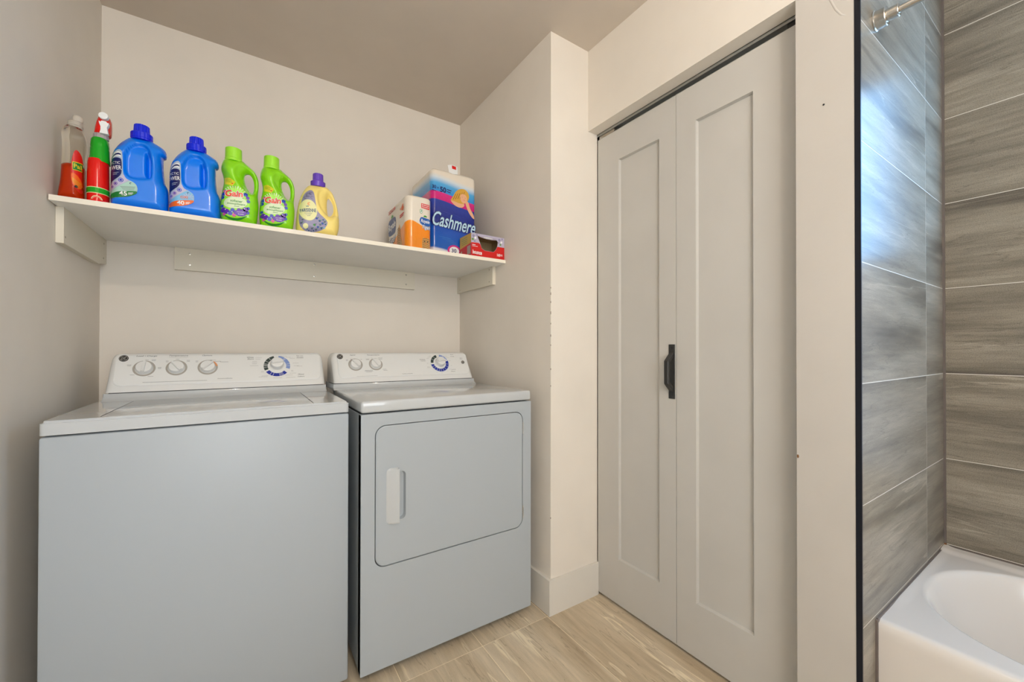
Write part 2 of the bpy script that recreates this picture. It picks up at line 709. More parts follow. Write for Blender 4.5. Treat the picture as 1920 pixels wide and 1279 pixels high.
# floor: porcelain planks 305 x 610 in a straight stack
bm = NB()
G = .0012
bx(bm, XL - TH, XT + TH, YF - TH, YB + TH, -.05, -.0005, mi=1)
xs = [.437 + .305 * i for i in range(-4, 7)]
ys = [1.318 + .61 * i for i in range(-5, 3)]
for xa in xs:
    for ya in ys:
        x0, x1 = max(xa + G, XL), min(xa + .305 - G, XT)
        y0, y1 = max(ya + G, YF), min(ya + .61 - G, YB)
        if x1 - x0 > .01 and y1 - y0 > .01:
            bx(bm, x0, x1, y0, y1, -.02, 0)
struct('floor', bm, [floor_m, fgrout_m])

# shower tile: end wall (faces the camera) and long wall, 305 x 610 tiles on one grid
WY0, WY1, WZ0, WZ1 = -.66, .170, .62, 2.17     # shower window opening
zj = [.41 + .304 * i for i in range(-2, 8)]
bm = NB()
bx(bm, XC + .0005, XT, YT + .0002, YJ2, 0, ZC, mi=1)
for za in zj:
    for (x0, x1) in ((XC + .0005, 1.8735 - G), (1.8735 + G, XT)):
        z0, z1 = max(za + G, 0), min(za + .304 - G, ZC)
        if z1 > z0:
            bx(bm, x0, x1, YT, YT + .011, z0, z1)
struct('wall_shower_end', bm, [tile_m, grout_m])
bm = NB()
for (y0, y1, z0, z1) in ((YF, WY0, 0, ZC), (WY1, YT + .01, 0, ZC), (WY0, WY1, 0, WZ0), (WY0, WY1, WZ1, ZC)):
    bx(bm, XT + .0003, XT + TH, y0, y1, z0, z1, mi=1)
for k, za in enumerate(zj):
    cuts = [YF, -.86, -.25, YT] if True else []
    for ya, yb in zip(cuts, cuts[1:]):
        z0, z1 = max(za + G, 0), min(za + .304 - G, ZC)
        if z1 <= z0:
            continue
        ivs = [(ya + G, yb - (0 if yb == YT else G))]
        if z1 > WZ0 and z0 < WZ1:
            nv = []
            for a, b in ivs:
                if a < WY0:
                    nv.append((a, min(b, WY0)))
                if b > WY1:
                    nv.append((max(a, WY1), b))
            ivs = nv
        for a, b in ivs:
            if b - a > .004:
                bx(bm, XT, XT + .011, a, b, z0, z1)
struct('wall_right', bm, [tile_m, grout_m])
win = thing('window_1', None, None, (XT + .06, (WY0 + WY1) / 2, (WZ0 + WZ1) / 2), kind='structure')
bm = NB()
plate(bm, Frame((XT + .035, 0, 0), (0, 1, 0), (0, 0, 1), (-1, 0, 0)), rrect(WY0, WY1, WZ0, WZ1, 0), [rrect(WY0 + .02, WY1 - .012, WZ0 + .02, WZ1 - .02, 0)], -.05, .03)
obj('window_frame', bm, frame_m, win)
bm = NB(); bx(bm, XT + .012, XT + .017, WY0 + .015, WY1 - .008, 1.47, WZ1 - .015)
obj('pane', bm, pane_m, win)
bm = NB(); bx(bm, XT + .012, XT + .017, WY0 + .015, WY1 - .008, WZ0 + .015, 1.43)
obj('pane', bm, pane_low_m, win, label='dimmer lower pane')
bm = NB(); bx(bm, XT + .004, XT + .03, WY0 + .01, WY1 - .005, 1.43, 1.47)
obj('meeting_rail', bm, frame_m, win)

# black metal tile edge and grey caulk lines
bm = NB(); bx(bm, XC - .0008, XC + .004, YT - .0008, YJ2, 0, ZC)
struct('trim_1', bm, black_trim_m)
bm = NB()
bx(bm, XT - .006, XT, YT - .006, YT, .40, ZC)
bx(bm, 1.3795, XT, YT - .0045, YT + .001, .392, .4035)
bx(bm, XT - .0045, XT + .001, YF + .02, YT - .004, .392, .4065)
bx(bm, 1.3725, 1.3795, YT - .005, YT + .001, 0, .401)
struct('trim_2', bm, caulk_m)
bm = NB()
bx(bm, XT - .0066, XT - .001, YT - .0066, YT - .001, .402, .413)
obj('rust_stain', bm, rust_m, bpy.data.objects['trim_2'])

# baseboards of the stub wall
bm = NB(); bx(bm, XR - .0140, XD - .001, YS - .010, YS - .0002, 0, .1457)
struct('baseboard_stub', bm, trim_m)
bm = NB(); bx(bm, XR - .014, XR - .0003, YS - .0001, YB, 0, .1457)
struct('baseboard_alcove', bm, trim_m)

# ------------------------------------------------------------------ bifold closet door
door = thing('door_1', None, None, (XD, .911, 0), kind='structure')
FD = Frame((XD, 0, 0), (0, -1, 0), (0, 0, 1), (-1, 0, 0))   # u = -y


def leaf(ya, yb, pa, pb):
    bm = NB()
    z0, z1, pz0, pz1 = .0135, 2.0495, .205, 1.919
    plate(bm, FD, rrect(-yb, -ya, z0, z1, .0008, 1), [rrect(-pb, -pa, pz0, pz1, 0)], -.034, 0)
    # chamfered sticking around the flat recessed panel
    c, dp = .0030, -.0125
    o = [(-pb, pz0), (-pa, pz0), (-pa, pz1), (-pb, pz1)]
    i_ = [(-pb + c, pz0 + c), (-pa - c, pz0 + c), (-pa - c, pz1 - c), (-pb + c, pz1 - c)]
    vo = [bm.verts.new(FD(a, b, 0)) for a, b in o]
    vi = [bm.verts.new(FD(a, b, dp)) for a, b in i_]
    for k in range(4):
        bm.faces.new([vo[k], vo[(k + 1) % 4], vi[(k + 1) % 4], vi[k]])
    bm.faces.new(vi)
    return obj('door_leaf', bm, door_m, door, norm=True)


leaf(.9178, 1.3150, .9905, 1.194)
leaf(.5040, .9160, .6445, .8385)
bm = NB(); bx(bm, XD + .004, XD + .02, 1.3155, 1.3194, .0135, 2.049)
obj('hinge_stile', bm, wood_m, door, label='raw wood edge strip')
hy0, hy1, hz0, hz1 = .9215, .9475, .9185, 1.1215
bm = NB(); bx(bm, XD - .0035, XD - .0001, hy0, hy1, hz0, hz1, .0008, 1)
hp = obj('door_handle', bm, iron_m, door, label='black iron pull handle')
# bar: faceted bridge standing off the plate
bm = NB()
cy = .9345
path = [(XD - .003, 1.088), (XD - .004, 1.0925), (XD - .036, 1.0605), (XD - .036, .9755), (XD - .004, .9435), (XD - .003, .948)]
zc_ = 1.018
outer = [(-.003, 1.094), (-.038, 1.061), (-.038, .975), (-.003, .942)]
inner = [(-.003, 1.072), (-.024, 1.053), (-.024, .983), (-.003, .964)]
prof = outer + inner[::-1]
hw = .0095
A = [bm.verts.new((XD + a, cy - hw, b)) for a, b in prof]
B = [bm.verts.new((XD + a, cy + hw, b)) for a, b in prof]
n = len(prof)
for k in range(3):
    bm.faces.new([A[k], A[k + 1], A[n - 2 - k], A[n - 1 - k]])
    bm.faces.new([B[k], B[n - 1 - k], B[n - 2 - k], B[k + 1]])
for k in range(n):
    bm.faces.new([A[k], B[k], B[(k + 1) % n], A[(k + 1) % n]])
bmesh.ops.recalc_face_normals(bm, faces=bm.faces)
bmesh.ops.bevel(bm, geom=[e for e in bm.edges if e.calc_length() > .015 and len(e.link_faces) == 2 and e.calc_face_angle() > .5], offset=.0028, segments=1, affect='EDGES')
obj('grip_bar', bm, iron_m, hp)
for z in (1.108, .932):
    bm = NB()
    lathe(bm, Frame((XD - .0035, cy, z), (0, 1, 0), (0, 0, 1), (-1, 0, 0)), [(.0048, -.001), (.0048, .0008), (.003, .002)], 14)
    obj('screw', bm, black_m, hp, smooth=True)
# top track
bm = NB()
bx(bm, XD - .002, XD + .0005, YJ + .001, YS - .0005, 2.0655, ZH)
bx(bm, XD - .002, XD + .034, YJ + .001, YS - .0005, 2.0745, ZH)
bx(bm, XD + .0315, XD + .034, YJ + .001, YS - .0005, 2.0545, ZH)
bx(bm, XD + .010, XD + .030, YJ + .001, YS - .0005, 2.0515, 2.055)
tr = struct('trim_3', bm, alu_m)
bm = NB()
bx(bm, XD + .004, XD + .028, YJ + .02, YJ + .045, 2.051, 2.074)
obj('pivot_bracket', bm, iron_m, tr)
bm = NB()
bx(bm, XD + .002, XD + .028, YS - .10, YS - .012, 2.0515, 2.066)
obj('pivot_bracket', bm, steel_m, tr)

# ================================================================== washer and dryer
def console_profile():
    return [(1.8470, .9560), (1.8520, .9665), (1.9150, 1.0740), (1.9210, 1.0810), (1.9300, 1.0850), (2.005, 1.0850), (2.022, 1.078), (2.03, 1.060), (2.03, .9560)]


def console_body(bm, x0, x1, r=.022):
    xs = []
    k = 7
    for i in range(k + 1):
        a = math.pi / 2 * i / k
        xs.append(x0 + r * (1 - math.cos(a)))
    xs2 = [x1 - (x - x0) for x in reversed(xs)]
    prof = console_profile()
    rings = []
    for x in xs + xs2:
        e = min(x - x0, x1 - x)
        kk = math.sqrt(max(0, 1 - ((r - e) / r) ** 2)) if e < r else 1.0
        ring = []
        for (y, z) in prof:
            h = max(0, min(1, (z - .956) / (1.085 - .956)))
            yy = y + (1 - kk) * .012 * (1 if y < 1.99 else -1)
            ring.append(bm.verts.new((x, yy, z - h ** 1.6 * (1 - kk) * .034)))
        rings.append(ring)
    for a, b in zip(rings, rings[1:]):
        for i in range(len(prof)):
            j = (i + 1) % len(prof)
            bm.faces.new([a[i], a[j], b[j], b[i]])
    bm.faces.new(rings[0]); bm.faces.new(list(reversed(rings[-1])))


_t = Vector((0, 1.917 - 1.849, 1.078 - .957))
CL = _t.length
_t.normalize()
CN = Vector((0, -_t.z, _t.y))
FC = Frame((0, 1.849, .957), (1, 0, 0), _t, CN)      # console face: u = x, v = along the slope


def tt(t):
    return t * CL


def knob(par, x, t, r_ring, r, ang, dial=False):
    v = tt(t)
    base = FC(x, v, .0052)
    fr = Frame(base, FC.u, FC.v, FC.n)
    bm = NB()
    if dial:
        lathe(bm, fr, [(.0255, 0), (.0255, .003), (.0235, .0045), (.0232, .019), (.021, .022), (.012, .0232)], 40)
    else:
        lathe(bm, fr, [(r, 0), (r, .004), (r * .94, .006), (r * .92, .011), (r * .86, .013), (r * .5, .0138)], 36)
    kb = obj('dial' if dial else 'knob', bm, plastic_m, par, smooth=40)
    # the grip ridge across the knob
    bm = NB()
    L = r * .93
    c, s_ = math.cos(math.radians(ang)), math.sin(math.radians(ang))
    w = .0062 if not dial else .0085
    top = .0215 if not dial else .031
    sec = [(-L, -w, .010), (-L, w, .010), (L, w * .8, .010), (L, -w * .8, .010)]
    sec2 = [(-L * .9, -w * .55, top * .93), (-L * .9, w * .55, top * .93), (L * .97, w * .45, top), (L * .97, -w * .45, top)]
    va = [bm.verts.new(fr(a * c - b * s_, a * s_ + b * c, h)) for a, b, h in sec]
    vb = [bm.verts.new(fr(a * c - b * s_, a * s_ + b * c, h)) for a, b, h in sec2]
    bm.faces.new(va); bm.faces.new(vb)
    for k in range(4):
        bm.faces.new([va[k], va[(k + 1) % 4], vb[(k + 1) % 4], vb[k]])
    bmesh.ops.bevel(bm, geom=list(bm.edges), offset=.0016, segments=2, affect='EDGES')
    obj('grip', bm, plastic_m, kb, smooth=True)
    return kb


def dial_ring(bm, x, t, sets, r0=.0325, r1=.0465):
    v = tt(t)
    for mi, a0, a1, gaps in sets:
        cuts = [a0] + list(gaps) + [a1]
        for a, b in zip(cuts, cuts[1:]):
            pa, pb = (a + .9 if a != a0 else a), (b - .9 if b != a1 else b)
            fl.patch(bm, [(p[0] * 1000, p[1] * 1000) for p in arcband(x, v, r0, r1, pa, pb, 8)], .0005, mi)


def ringpatch(bm, x, t, r0, r1, mi):
    v = tt(t)
    for k in range(24):
        fl.patch(bm, [(p[0] * 1000, p[1] * 1000) for p in arcband(x, v, r0, r1, k * 15, k * 15 + 15, 3)], .0004, mi)


fl = Flat(Frame(FC(0, 0, .0052), FC.u, FC.v, FC.n))
INKS = [ink_m, grey_ink_m, orange_ink_m, blue_ink_m, pale_blue_ink_m, green_ink_m, ring_m, silver_m, panel_m]


def word(bm, s, x, t, w, h, mi=0, **k):
    fl.text(bm, s, x, tt(t) * 1000, w, h, .0005, mi, **k)


def dash(bm, x, t, w, mi=1, h=.9):
    """a printed caption too small to read in the photograph"""
    v = tt(t) * 1000
    n = max(2, int(w / 2.2))
    for k in range(n):
        a = x - w / 2 + w * k / n
        fl.patch(bm, [(a, v - h / 2), (a + w / n * .72, v - h / 2), (a + w / n * .72, v + h / 2), (a, v + h / 2)], .0005, mi)


def split_prints(bm, mats, par, classify):
    """hands every printed face to the scale or caption it belongs to, each a part of its own"""
    bm.verts.ensure_lookup_table()
    groups = {}
    for f in bm.faces:
        c = f.calc_center_median() - FC.o
        k = classify(c.x, c.dot(FC.v) / CL)
        groups.setdefault(k, []).append(f)
    for k, fs in groups.items():
        nb = NB()
        mp = {}
        for f in fs:
            vs = []
            for v in f.verts:
                if v not in mp:
                    mp[v] = nb.verts.new(v.co)
                vs.append(mp[v])
            try:
                g = nb.faces.new(vs); g.material_index = f.material_index
            except ValueError:
                pass
        obj(k[0], nb, mats, par, norm=False)
    bm.free()


def emblem(par, x, t):
    v = tt(t)
    fr = Frame(FC(x, v, .0052), FC.u, FC.v, FC.n)
    bm = NB()
    lathe(bm, fr, [(.0125, 0), (.0125, .0012), (.0115, .0016)], 28, 0)
    for k in range(24):
        P = arcband(0, 0, .0098, .0108, k * 15, k * 15 + 15, 2)
        f = bm.faces.new([bm.verts.new(fr(a, b, .0018)) for a, b in P]); f.material_index = 1
    P, F = glyphs('GE', shear=.35, bold=.01)
    P = fit(P, 0, 0, .0125, .0095)
    vs = [bm.verts.new(fr(a, b, .0018)) for a, b in P]
    for t_ in F:
        f = bm.faces.new([vs[i] for i in t_]); f.material_index = 1
    for k in range(4):      # scrolls around the monogram
        a = 45 + 90 * k
        P = arcband(.0075 * math.cos(math.radians(a)), .0075 * math.sin(math.radians(a)), .0014, .0020, a - 130, a + 130, 6)
        f = bm.faces.new([bm.verts.new(fr(p, q, .0018)) for p, q in P]); f.material_index = 1
    obj('emblem', bm, [ink_m, silver_m], par, norm=False)


def machine(name, label, cat, x0, x1, yf, cx0, cx1, z0, zs):
    root = thing(name, label, cat, ((x0 + x1) / 2, (yf + 2.03) / 2, 0))
    # dark shell behind the seams
    bm = NB()
    bx(bm, x0 + .006, x1 - .006, yf + .034, 2.02, z0 + .02, .905)
    core = obj('inner_shell', bm, seam_m, root)
    # feet
    for fx in (x0 + .06, x1 - .06):
        for fy in (yf + .06, 1.97):
            bm = NB()
            lathe(bm, Frame((fx, fy, 0), (1, 0, 0), (0, 1, 0), (0, 0, 1)), [(.018, 0), (.018, .008), (.008, .012), (.008, z0 + .022)], 14)
            obj('foot', bm, black_m, root, smooth=True)
    # trim strip under the control panel, sweeping into the top
    bm = NB()
    prof = [(1.818, .9295), (1.834, .9345), (1.8425, .943), (1.8450, .9535), (2.03, .9535), (2.03, .9295)]
    rings = []
    for x, dy in ((cx0 - .004, .004), (cx0, 0), (cx1, 0), (cx1 + .004, .004)):
        rings.append([bm.verts.new((x, y + (dy if y < 2 else 0), z)) for y, z in prof])
    for a, b in zip(rings, rings[1:]):
        for i in range(len(prof)):
            j = (i + 1) % len(prof)
            bm.faces.new([a[i], a[j], b[j], b[i]])
    bm.faces.new(rings[0]); bm.faces.new(rings[-1])
    obj('console_base', bm, enamel_top_m, root, smooth=50)
    bm = NB()
    bx(bm, cx0 + .008, cx1 - .008, 1.856, 2.02, .95, .96)
    obj('console_gap', bm, seam_m, root)
    bm = NB()
    console_body(bm, cx0, cx1)
    con = obj('control_panel', bm, plastic_m, root, smooth=40)
    return root, con


def faceplate(root, x0, x1):
    bm = NB()
    o = rrect(x0, x1, tt(.15), tt(1.0), .024, 8, (1, 1, .5, .5))
    plate(bm, FC, o, [], -.002, .0035)
    # soft raised border
    i_ = rrect(x0 + .003, x1 - .003, tt(.15) + .003, tt(1.0) - .003, .022, 8, (1, 1, .5, .5))
    vo = [bm.verts.new(FC(a, b, .0035)) for a, b in o]
    vi = [bm.verts.new(FC(a, b, .0052)) for a, b in i_]
    for k in range(len(o)):
        bm.faces.new([vo[k], vo[(k + 1) % len(o)], vi[(k + 1) % len(o)], vi[k]])
    bm.faces.new(vi)
    return obj('face_plate', bm, panel_m, root, smooth=25)


# ---- washer
WX0, WX1, WYF, WZ = -.4065, .2872, 1.4076, .93
washer, wcon = machine('washing_machine', 'white top-loading washing machine with three knobs and one big dial, left of the dryer', 'washing machine', WX0, WX1, WYF, -.386, .281, .018, .8942)
bm = NB(); bx(bm, WX0, WX1, WYF, 2.025, .018, .8915, .006, 2)
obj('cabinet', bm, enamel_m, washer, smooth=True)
bm = NB()
FT = Frame((0, 0, 0), (1, 0, 0), (0, 1, 0), (0, 0, 1))
LX0, LX1, LY0, LY1 = -.308, .185, 1.4270, 1.812
plate(bm, FT, rrect(WX0, WX1, WYF, 2.03, .009, 4), [rrect(LX0, LX1, LY0, LY1, .006, 3)], .8955, .930)
bmesh.ops.recalc_face_normals(bm, faces=bm.faces)
es = [e for e in bm.edges if len(e.link_faces) == 2 and all(abs(v.co.z - .93) < 1e-5 for v in e.verts) and e.calc_face_angle() > 1
      and (min(v.co.y for v in e.verts) < WYF + .012 or max(v.co.x for v in e.verts) > WX1 - .012 or min(v.co.x for v in e.verts) < WX0 + .012 or min(v.co.y for v in e.verts) > 2.0)]
bmesh.ops.bevel(bm, geom=es, offset=.006, segments=3, affect='EDGES')
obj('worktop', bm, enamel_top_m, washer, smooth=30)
bm = NB()
bx(bm, LX0 + .0016, LX1 - .0016, LY0 + .0012, LY1 - .002, .915, .9303, .0022, 2)
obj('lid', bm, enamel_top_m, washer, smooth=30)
wp = faceplate(washer, -.372, .268)
for x, ang in ((-.2945, 84), (-.2065, 128), (-.1160, 42)):
    knob(washer, x, .625, .03, .0238, ang)
knob(washer, .1085, .665, .045, .0232, 8, True)
bm = NB()
for x in (-.2945, -.2065, -.1160):
    ringpatch(bm, x, .615, .0245, .0305, 6)
fl.patch(bm, [(p[0] * 1000, p[1] * 1000) for p in arcband(-.1160, tt(.615), .0245, .0305, 10, 58, 6)], .0006, 2)
dial_ring(bm, .1085, .615, [(5, 104, 205, (128, 150, 166, 172, 178, 188)), (4, -18, 82, (0, 12, 46, 52)), (3, 214, 318, (236, 250, 282, 288, 294, 300))])
word(bm, 'Load • Charge', -291, .965, 55, 6.5, shear=.25)
word(bm, 'Temperature', -203, .972, 54, 6.5, shear=.25)
dash(bm, -203, .93, 54, 1, .8)
word(bm, 'Options', -119, .972, 30, 6.5, shear=.25)
word(bm, 'Whites', 18, .905, 22, 5.5, shear=.25)
word(bm, 'Blancs', 19, .852, 21, 5, shear=.25)
word(bm, 'Easy care', 192, .945, 24, 5, shear=.25)
word(bm, 'Entretien', 193, .895, 24, 4.5, shear=.25)
word(bm, 'Mixed', 193, .325, 22, 5, shear=.25)
word(bm, 'Colours', 193, .255, 24, 5, shear=.25)
word(bm, 'CommercialQuality', -62, .262, 46, 4.5, shear=.15)
dash(bm, -205, .225, 178, 0, 1.1)
for x, t, w in ((-334, .72, 12), (-334, .69, 9), (-253, .63, 10), (-253, .60, 9), (-323, .44, 12), (-275, .385, 15), (-271, .86, 12), (-271, .83, 10), (-289, .855, 9),
                (-234, .82, 8), (-234, .79, 7), (-174, .83, 10), (-174, .80, 9), (-205, .87, 10), (-149, .81, 8), (-149, .78, 7), (-101, .83, 16), (-86, .79, 20), (-66, .77, 26)):
    dash(bm, x, t, w, 0, 1.1)
for x, t, w in ((46, .89, 22), (44, .84, 18), (32, .77, 16), (32, .73, 18), (32, .69, 15), (30, .635, 28), (58, .455, 8), (58, .425, 10), (66, .305, 22), (60, .275, 30), (110, .235, 30),
                (156, .235, 34), (150, .31, 26), (164, .365, 24), (162, .46, 8), (162, .425, 8), (130, .935, 28), (150, .90, 18), (164, .86, 20), (176, .70, 22), (178, .61, 18), (190, .595, 20), (192, .86, 26)):
    dash(bm, x, t, w, 1, .9)
def _cw(x, t):
    if -.30 < x < -.10 and t < .25:
        return ('caption', 0)
    if -.09 < x < -.03 and t < .3:
        return ('caption', 1)
    if x > -.035:
        return ('dial_scale', 0)
    return ('knob_scale', 0 if x < -.247 else 1 if x < -.160 else 2)


split_prints(bm, INKS, wp, _cw)
emblem(wp, -.3505, .905)

# ---- dryer
DX0, DX1, DYF = .3177, 1.0037, 1.3744
dryer, dcon = machine('dryer', 'white front-loading clothes dryer with a square door, right of the washing machine', 'dryer', DX0, DX1, DYF, .3165, .982, .031, .8886)
FF = Frame((0, DYF, 0), (1, 0, 0), (0, 0, 1), (0, -1, 0))
DR = (.3625, .9625, .3695, .8465)
bm = NB()
plate(bm, FF, rrect(DX0, DX1, .031, .8862, .002, 1), [rrect(*DR, .036, 8)], -.03, 0)
bx(bm, DX0, DX0 + .02, DYF + .004, DYF + .03, .031, .886)
# side and back sheets
bx(bm, DX0 + .0006, DX0 + .0036, DYF + .028, 2.025, .036, .886)
bx(bm, DX1 - .0036, DX1 - .0006, DYF + .03, 2.025, .036, .886)
bx(bm, DX0 + .003, DX1 - .003, 2.018, 2.025, .036, .886)
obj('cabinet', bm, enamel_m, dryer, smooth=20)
bm = NB()
bx(bm, DX0 - .0004, DX0 + .002, DYF + .0305, DYF + .0335, .036, .886)
obj('side_seam', bm, silver_m, dryer)
bm = NB(); bx(bm, DX0, DX1, DYF - .001, 2.03, .8905, .93, .0085, 3)
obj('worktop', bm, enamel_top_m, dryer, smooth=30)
# door
dh = (.4432, .4675, .5185, .6830)
bm = NB()
g = .0030
o = rrect(DR[0] + g, DR[1] - g * .6, DR[2] + g, DR[3] - g, .034, 8)
hole = rrect(dh[0] - .014, dh[1], dh[2], dh[3], .014, 6)
plate(bm, FF, o, [hole], -.02, -.0012)
i_ = rrect(DR[0] + g + .003, DR[1] - g * .6 - .003, DR[2] + g + .003, DR[3] - g - .003, .031, 8)
vo = [bm.verts.new(FF(a, b, -.0012)) for a, b in o]
vi = [bm.verts.new(FF(a, b, .0010)) for a, b in i_]
for k in range(len(o)):
    bm.faces.new([vo[k], vo[(k + 1) % len(o)], vi[(k + 1) % len(o)], vi[k]])
tr_ = tessellate_polygon([[Vector((a, b, 0)) for a, b in i_], [Vector((a, b, 0)) for a, b in hole]])
vh = [bm.verts.new(FF(a, b, .0010)) for a, b in hole]
al = vi + vh
for t in tr_:
    bm.faces.new([al[i] for i in t])
vb = [bm.verts.new(FF(a + (.003 if a < .45 else -.003), b + (.003 if b < .6 else -.003), -.014)) for a, b in hole]
for k in range(len(hole)):
    bm.faces.new([vh[k], vh[(k + 1) % len(hole)], vb[(k + 1) % len(hole)], vb[k]])
bm.faces.new(vb)
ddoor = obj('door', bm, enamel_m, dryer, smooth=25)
# grip: a pad swelling up from the door towards the finger recess
bm = NB()
P, F = trimesh2d(resample(rrect(.4005, .4420, .5080, .6985, .016, 6, (1, .25, .25, 1)), .004), [], .004)
oo = resample(rrect(.4005, .4420, .5080, .6985, .016, 6, (1, .25, .25, 1)), .004)
dd = dist(P, oo)
hh = .002 + .0125 * smooth01((P[:, 0] - .398) / .040) * np.sqrt(np.clip(1 - (1 - np.minimum(dd + .0005, .006) / .006) ** 2, 0, 1))
hh = np.where(P[:, 0] > .4405, .002 + .0125, hh)
hh = np.where((dd < 1e-5) & (P[:, 0] < .4405), .0012, hh)
vs = [bm.verts.new(FF(a, b, h)) for (a, b), h in zip(P, hh)]
for t in F:
    bm.faces.new([vs[i] for i in t])
bm2 = [(v, bm.verts.new(FF(P[i][0], P[i][1], .0008))) for i, v in enumerate(vs) if dd[i] < 1e-5 and P[i][0] > .4405]
bm2.sort(key=lambda q: q[0].co.z)
for (a, b), (c, d) in zip(bm2, bm2[1:]):
    bm.faces.new([a, b, d, c])
obj('door_handle', bm, mat('handle_enamel', (.53, .545, .545), .3), ddoor, smooth=40)
for z0, z1 in ((.7545, .8020), (.4080, .4560)):
    bm = NB()
    for k in range(5):
        a = z0 + (z1 - z0) * k / 5
        lathe(bm, Frame((DR[1] + .0005, DYF - .0005, a), (1, 0, 0), (0, 1, 0), (0, 0, 1)), [(.0030, .0004), (.0030, (z1 - z0) / 5 - .0008)], 10)
    obj('hinge', bm, silver_m, ddoor, smooth=True)
dp = faceplate(dryer, .338, .970)
knob(dryer, .4115, .615, .03, .0238, 130)
knob(dryer, .5000, .625, .03, .0238, 125)
knob(dryer, .8155, .635, .045, .0232, 4, True)
bm = NB()
for x in (.4115, .5000):
    ringpatch(bm, x, .61, .0245, .0305, 6)
dial_ring(bm, .8135, .615, [(5, 106, 178, (128, 150)), (4, 22, 84, (50, 58)), (3, 190, 374, (206, 222, 240, 256, 270, 288, 306, 330, 350))])
for k in range(24):
    fl.patch(bm, [(p[0] * 1000, p[1] * 1000) for p in arcband(.8135, tt(.615), .0467, .0485, 186 + k * 8, 194 + k * 8, 2)], .0005, 4)
word(bm, 'Signal', 404, .955, 24, 6.2, shear=.25)
word(bm, 'Temperature', 494, .95, 56, 6.2, shear=.25)
word(bm, 'Cottons', 727, .765, 28, 5, shear=.25)
word(bm, 'Cotons', 729, .71, 25, 4.5, shear=.25)
word(bm, 'Easy', 890, .95, 18, 4.8, shear=.25)
word(bm, 'Care', 890, .875, 20, 4.8, shear=.25)
word(bm, 'Timed Dry', 880, .335, 27, 5, shear=.25)
word(bm, 'Minutes', 876, .265, 23, 4.6, shear=.25)
word(bm, 'CommercialQuality', 640, .225, 50, 4.5, shear=.15)
word(bm, 'Start', 937, .80, 15, 4, shear=.25)
for x, t, w in ((378, .79, 9), (378, .76, 8), (439, .80, 7), (395, .815, 6), (467, .81, 16), (467, .78, 14), (486, .835, 5), (525, .84, 20), (525, .80, 16), (536, .42, 18), (540, .38, 18),
                (466, .395, 34), (466, .365, 38), (466, .335, 26), (937, .755, 14)):
    dash(bm, x, t, w, 0, 1.2)
for x, t, w in ((770, .90, 14), (764, .85, 16), (756, .80, 14), (750, .61, 8), (751, .47, 14), (751, .43, 14), (852, .88, 20), (862, .82, 16), (870, .70, 10), (874, .50, 8), (862, .35, 8), (846, .28, 8), (815, .215, 8), (790, .245, 8), (455, .19, 90)):
    dash(bm, x, t, w, 1, .9)
def _cd(x, t):
    if x < .52 and t < .21:
        return ('caption', 0)
    if .60 < x < .68 and t < .3:
        return ('caption', 1)
    if x > .922:
        return ('caption', 2)
    if x > .70:
        return ('dial_scale', 0)
    return ('knob_scale', 0 if x < .443 else 1)


split_prints(bm, INKS, dp, _cd)
bm = NB()
lathe(bm, Frame(FC(.9415, tt(.625), .0052), FC.u, FC.v, FC.n), [(.0088, 0), (.0088, .003), (.007, .0045)], 20)
obj('start_button', bm, grey_ink_m, dryer, smooth=40)
emblem(dp, .3500, .905)

# black hose hanging in the gap behind the two machines
bm = NB()
tube(bm, [(.300, 2.10, 1.02), (.301, 2.105, .99), (.296, 2.11, .96), (.3, 2.11, .90), (.305, 2.1, .6), (.303, 2.11, .2), (.303, 2.11, .012)], .008, 10)
obj('water_hose', bm, black_m, None, label='black hose hanging behind the gap between washing machine and dryer', cat='hose', smooth='all', origin=(.303, 2.11, 0))

# ================================================================== shelf
ZS, ZSB, SYF = 1.5395, 1.5240, 1.6696
shelf = thing('wall_shelf', 'long white painted board shelf above the washing machine and dryer', 'shelf', ((XL + XR) / 2, 1.92, ZSB))
bm = NB(); bx(bm, XL + .004, XR - .0008, SYF + .0015, YB - .0008, ZSB, ZS)
obj('board', bm, shelf_m, shelf)
bm = NB(); bx(bm, XL + .004, XR - .0008, SYF, SYF + .0014, ZSB, ZS)
obj('front_edge', bm, edge_m, shelf, label='cream front edge with worn paint, brightened as if catching light')


def cleat(label, ol, holes, fr, th):
    t = thing('shelf_cleat', label, 'bracket', tuple(fr(ol[0][0], ol[0][1], 0)), group='wooden cleats under the shelf')
    bm = NB()
    plate(bm, fr, ol, [], -th, 0)
    obj('board', bm, cleat_m, t)
    for (u, v) in holes:
        bm = NB()
        lathe(bm, Frame(fr(u, v, 0), fr.u, fr.v, fr.n), [(.0038, -.001), (.0038, .0006), (.0022, .0008), (.002, .0002)], 12)
        obj('screw', bm, steel_m, t, smooth=True)


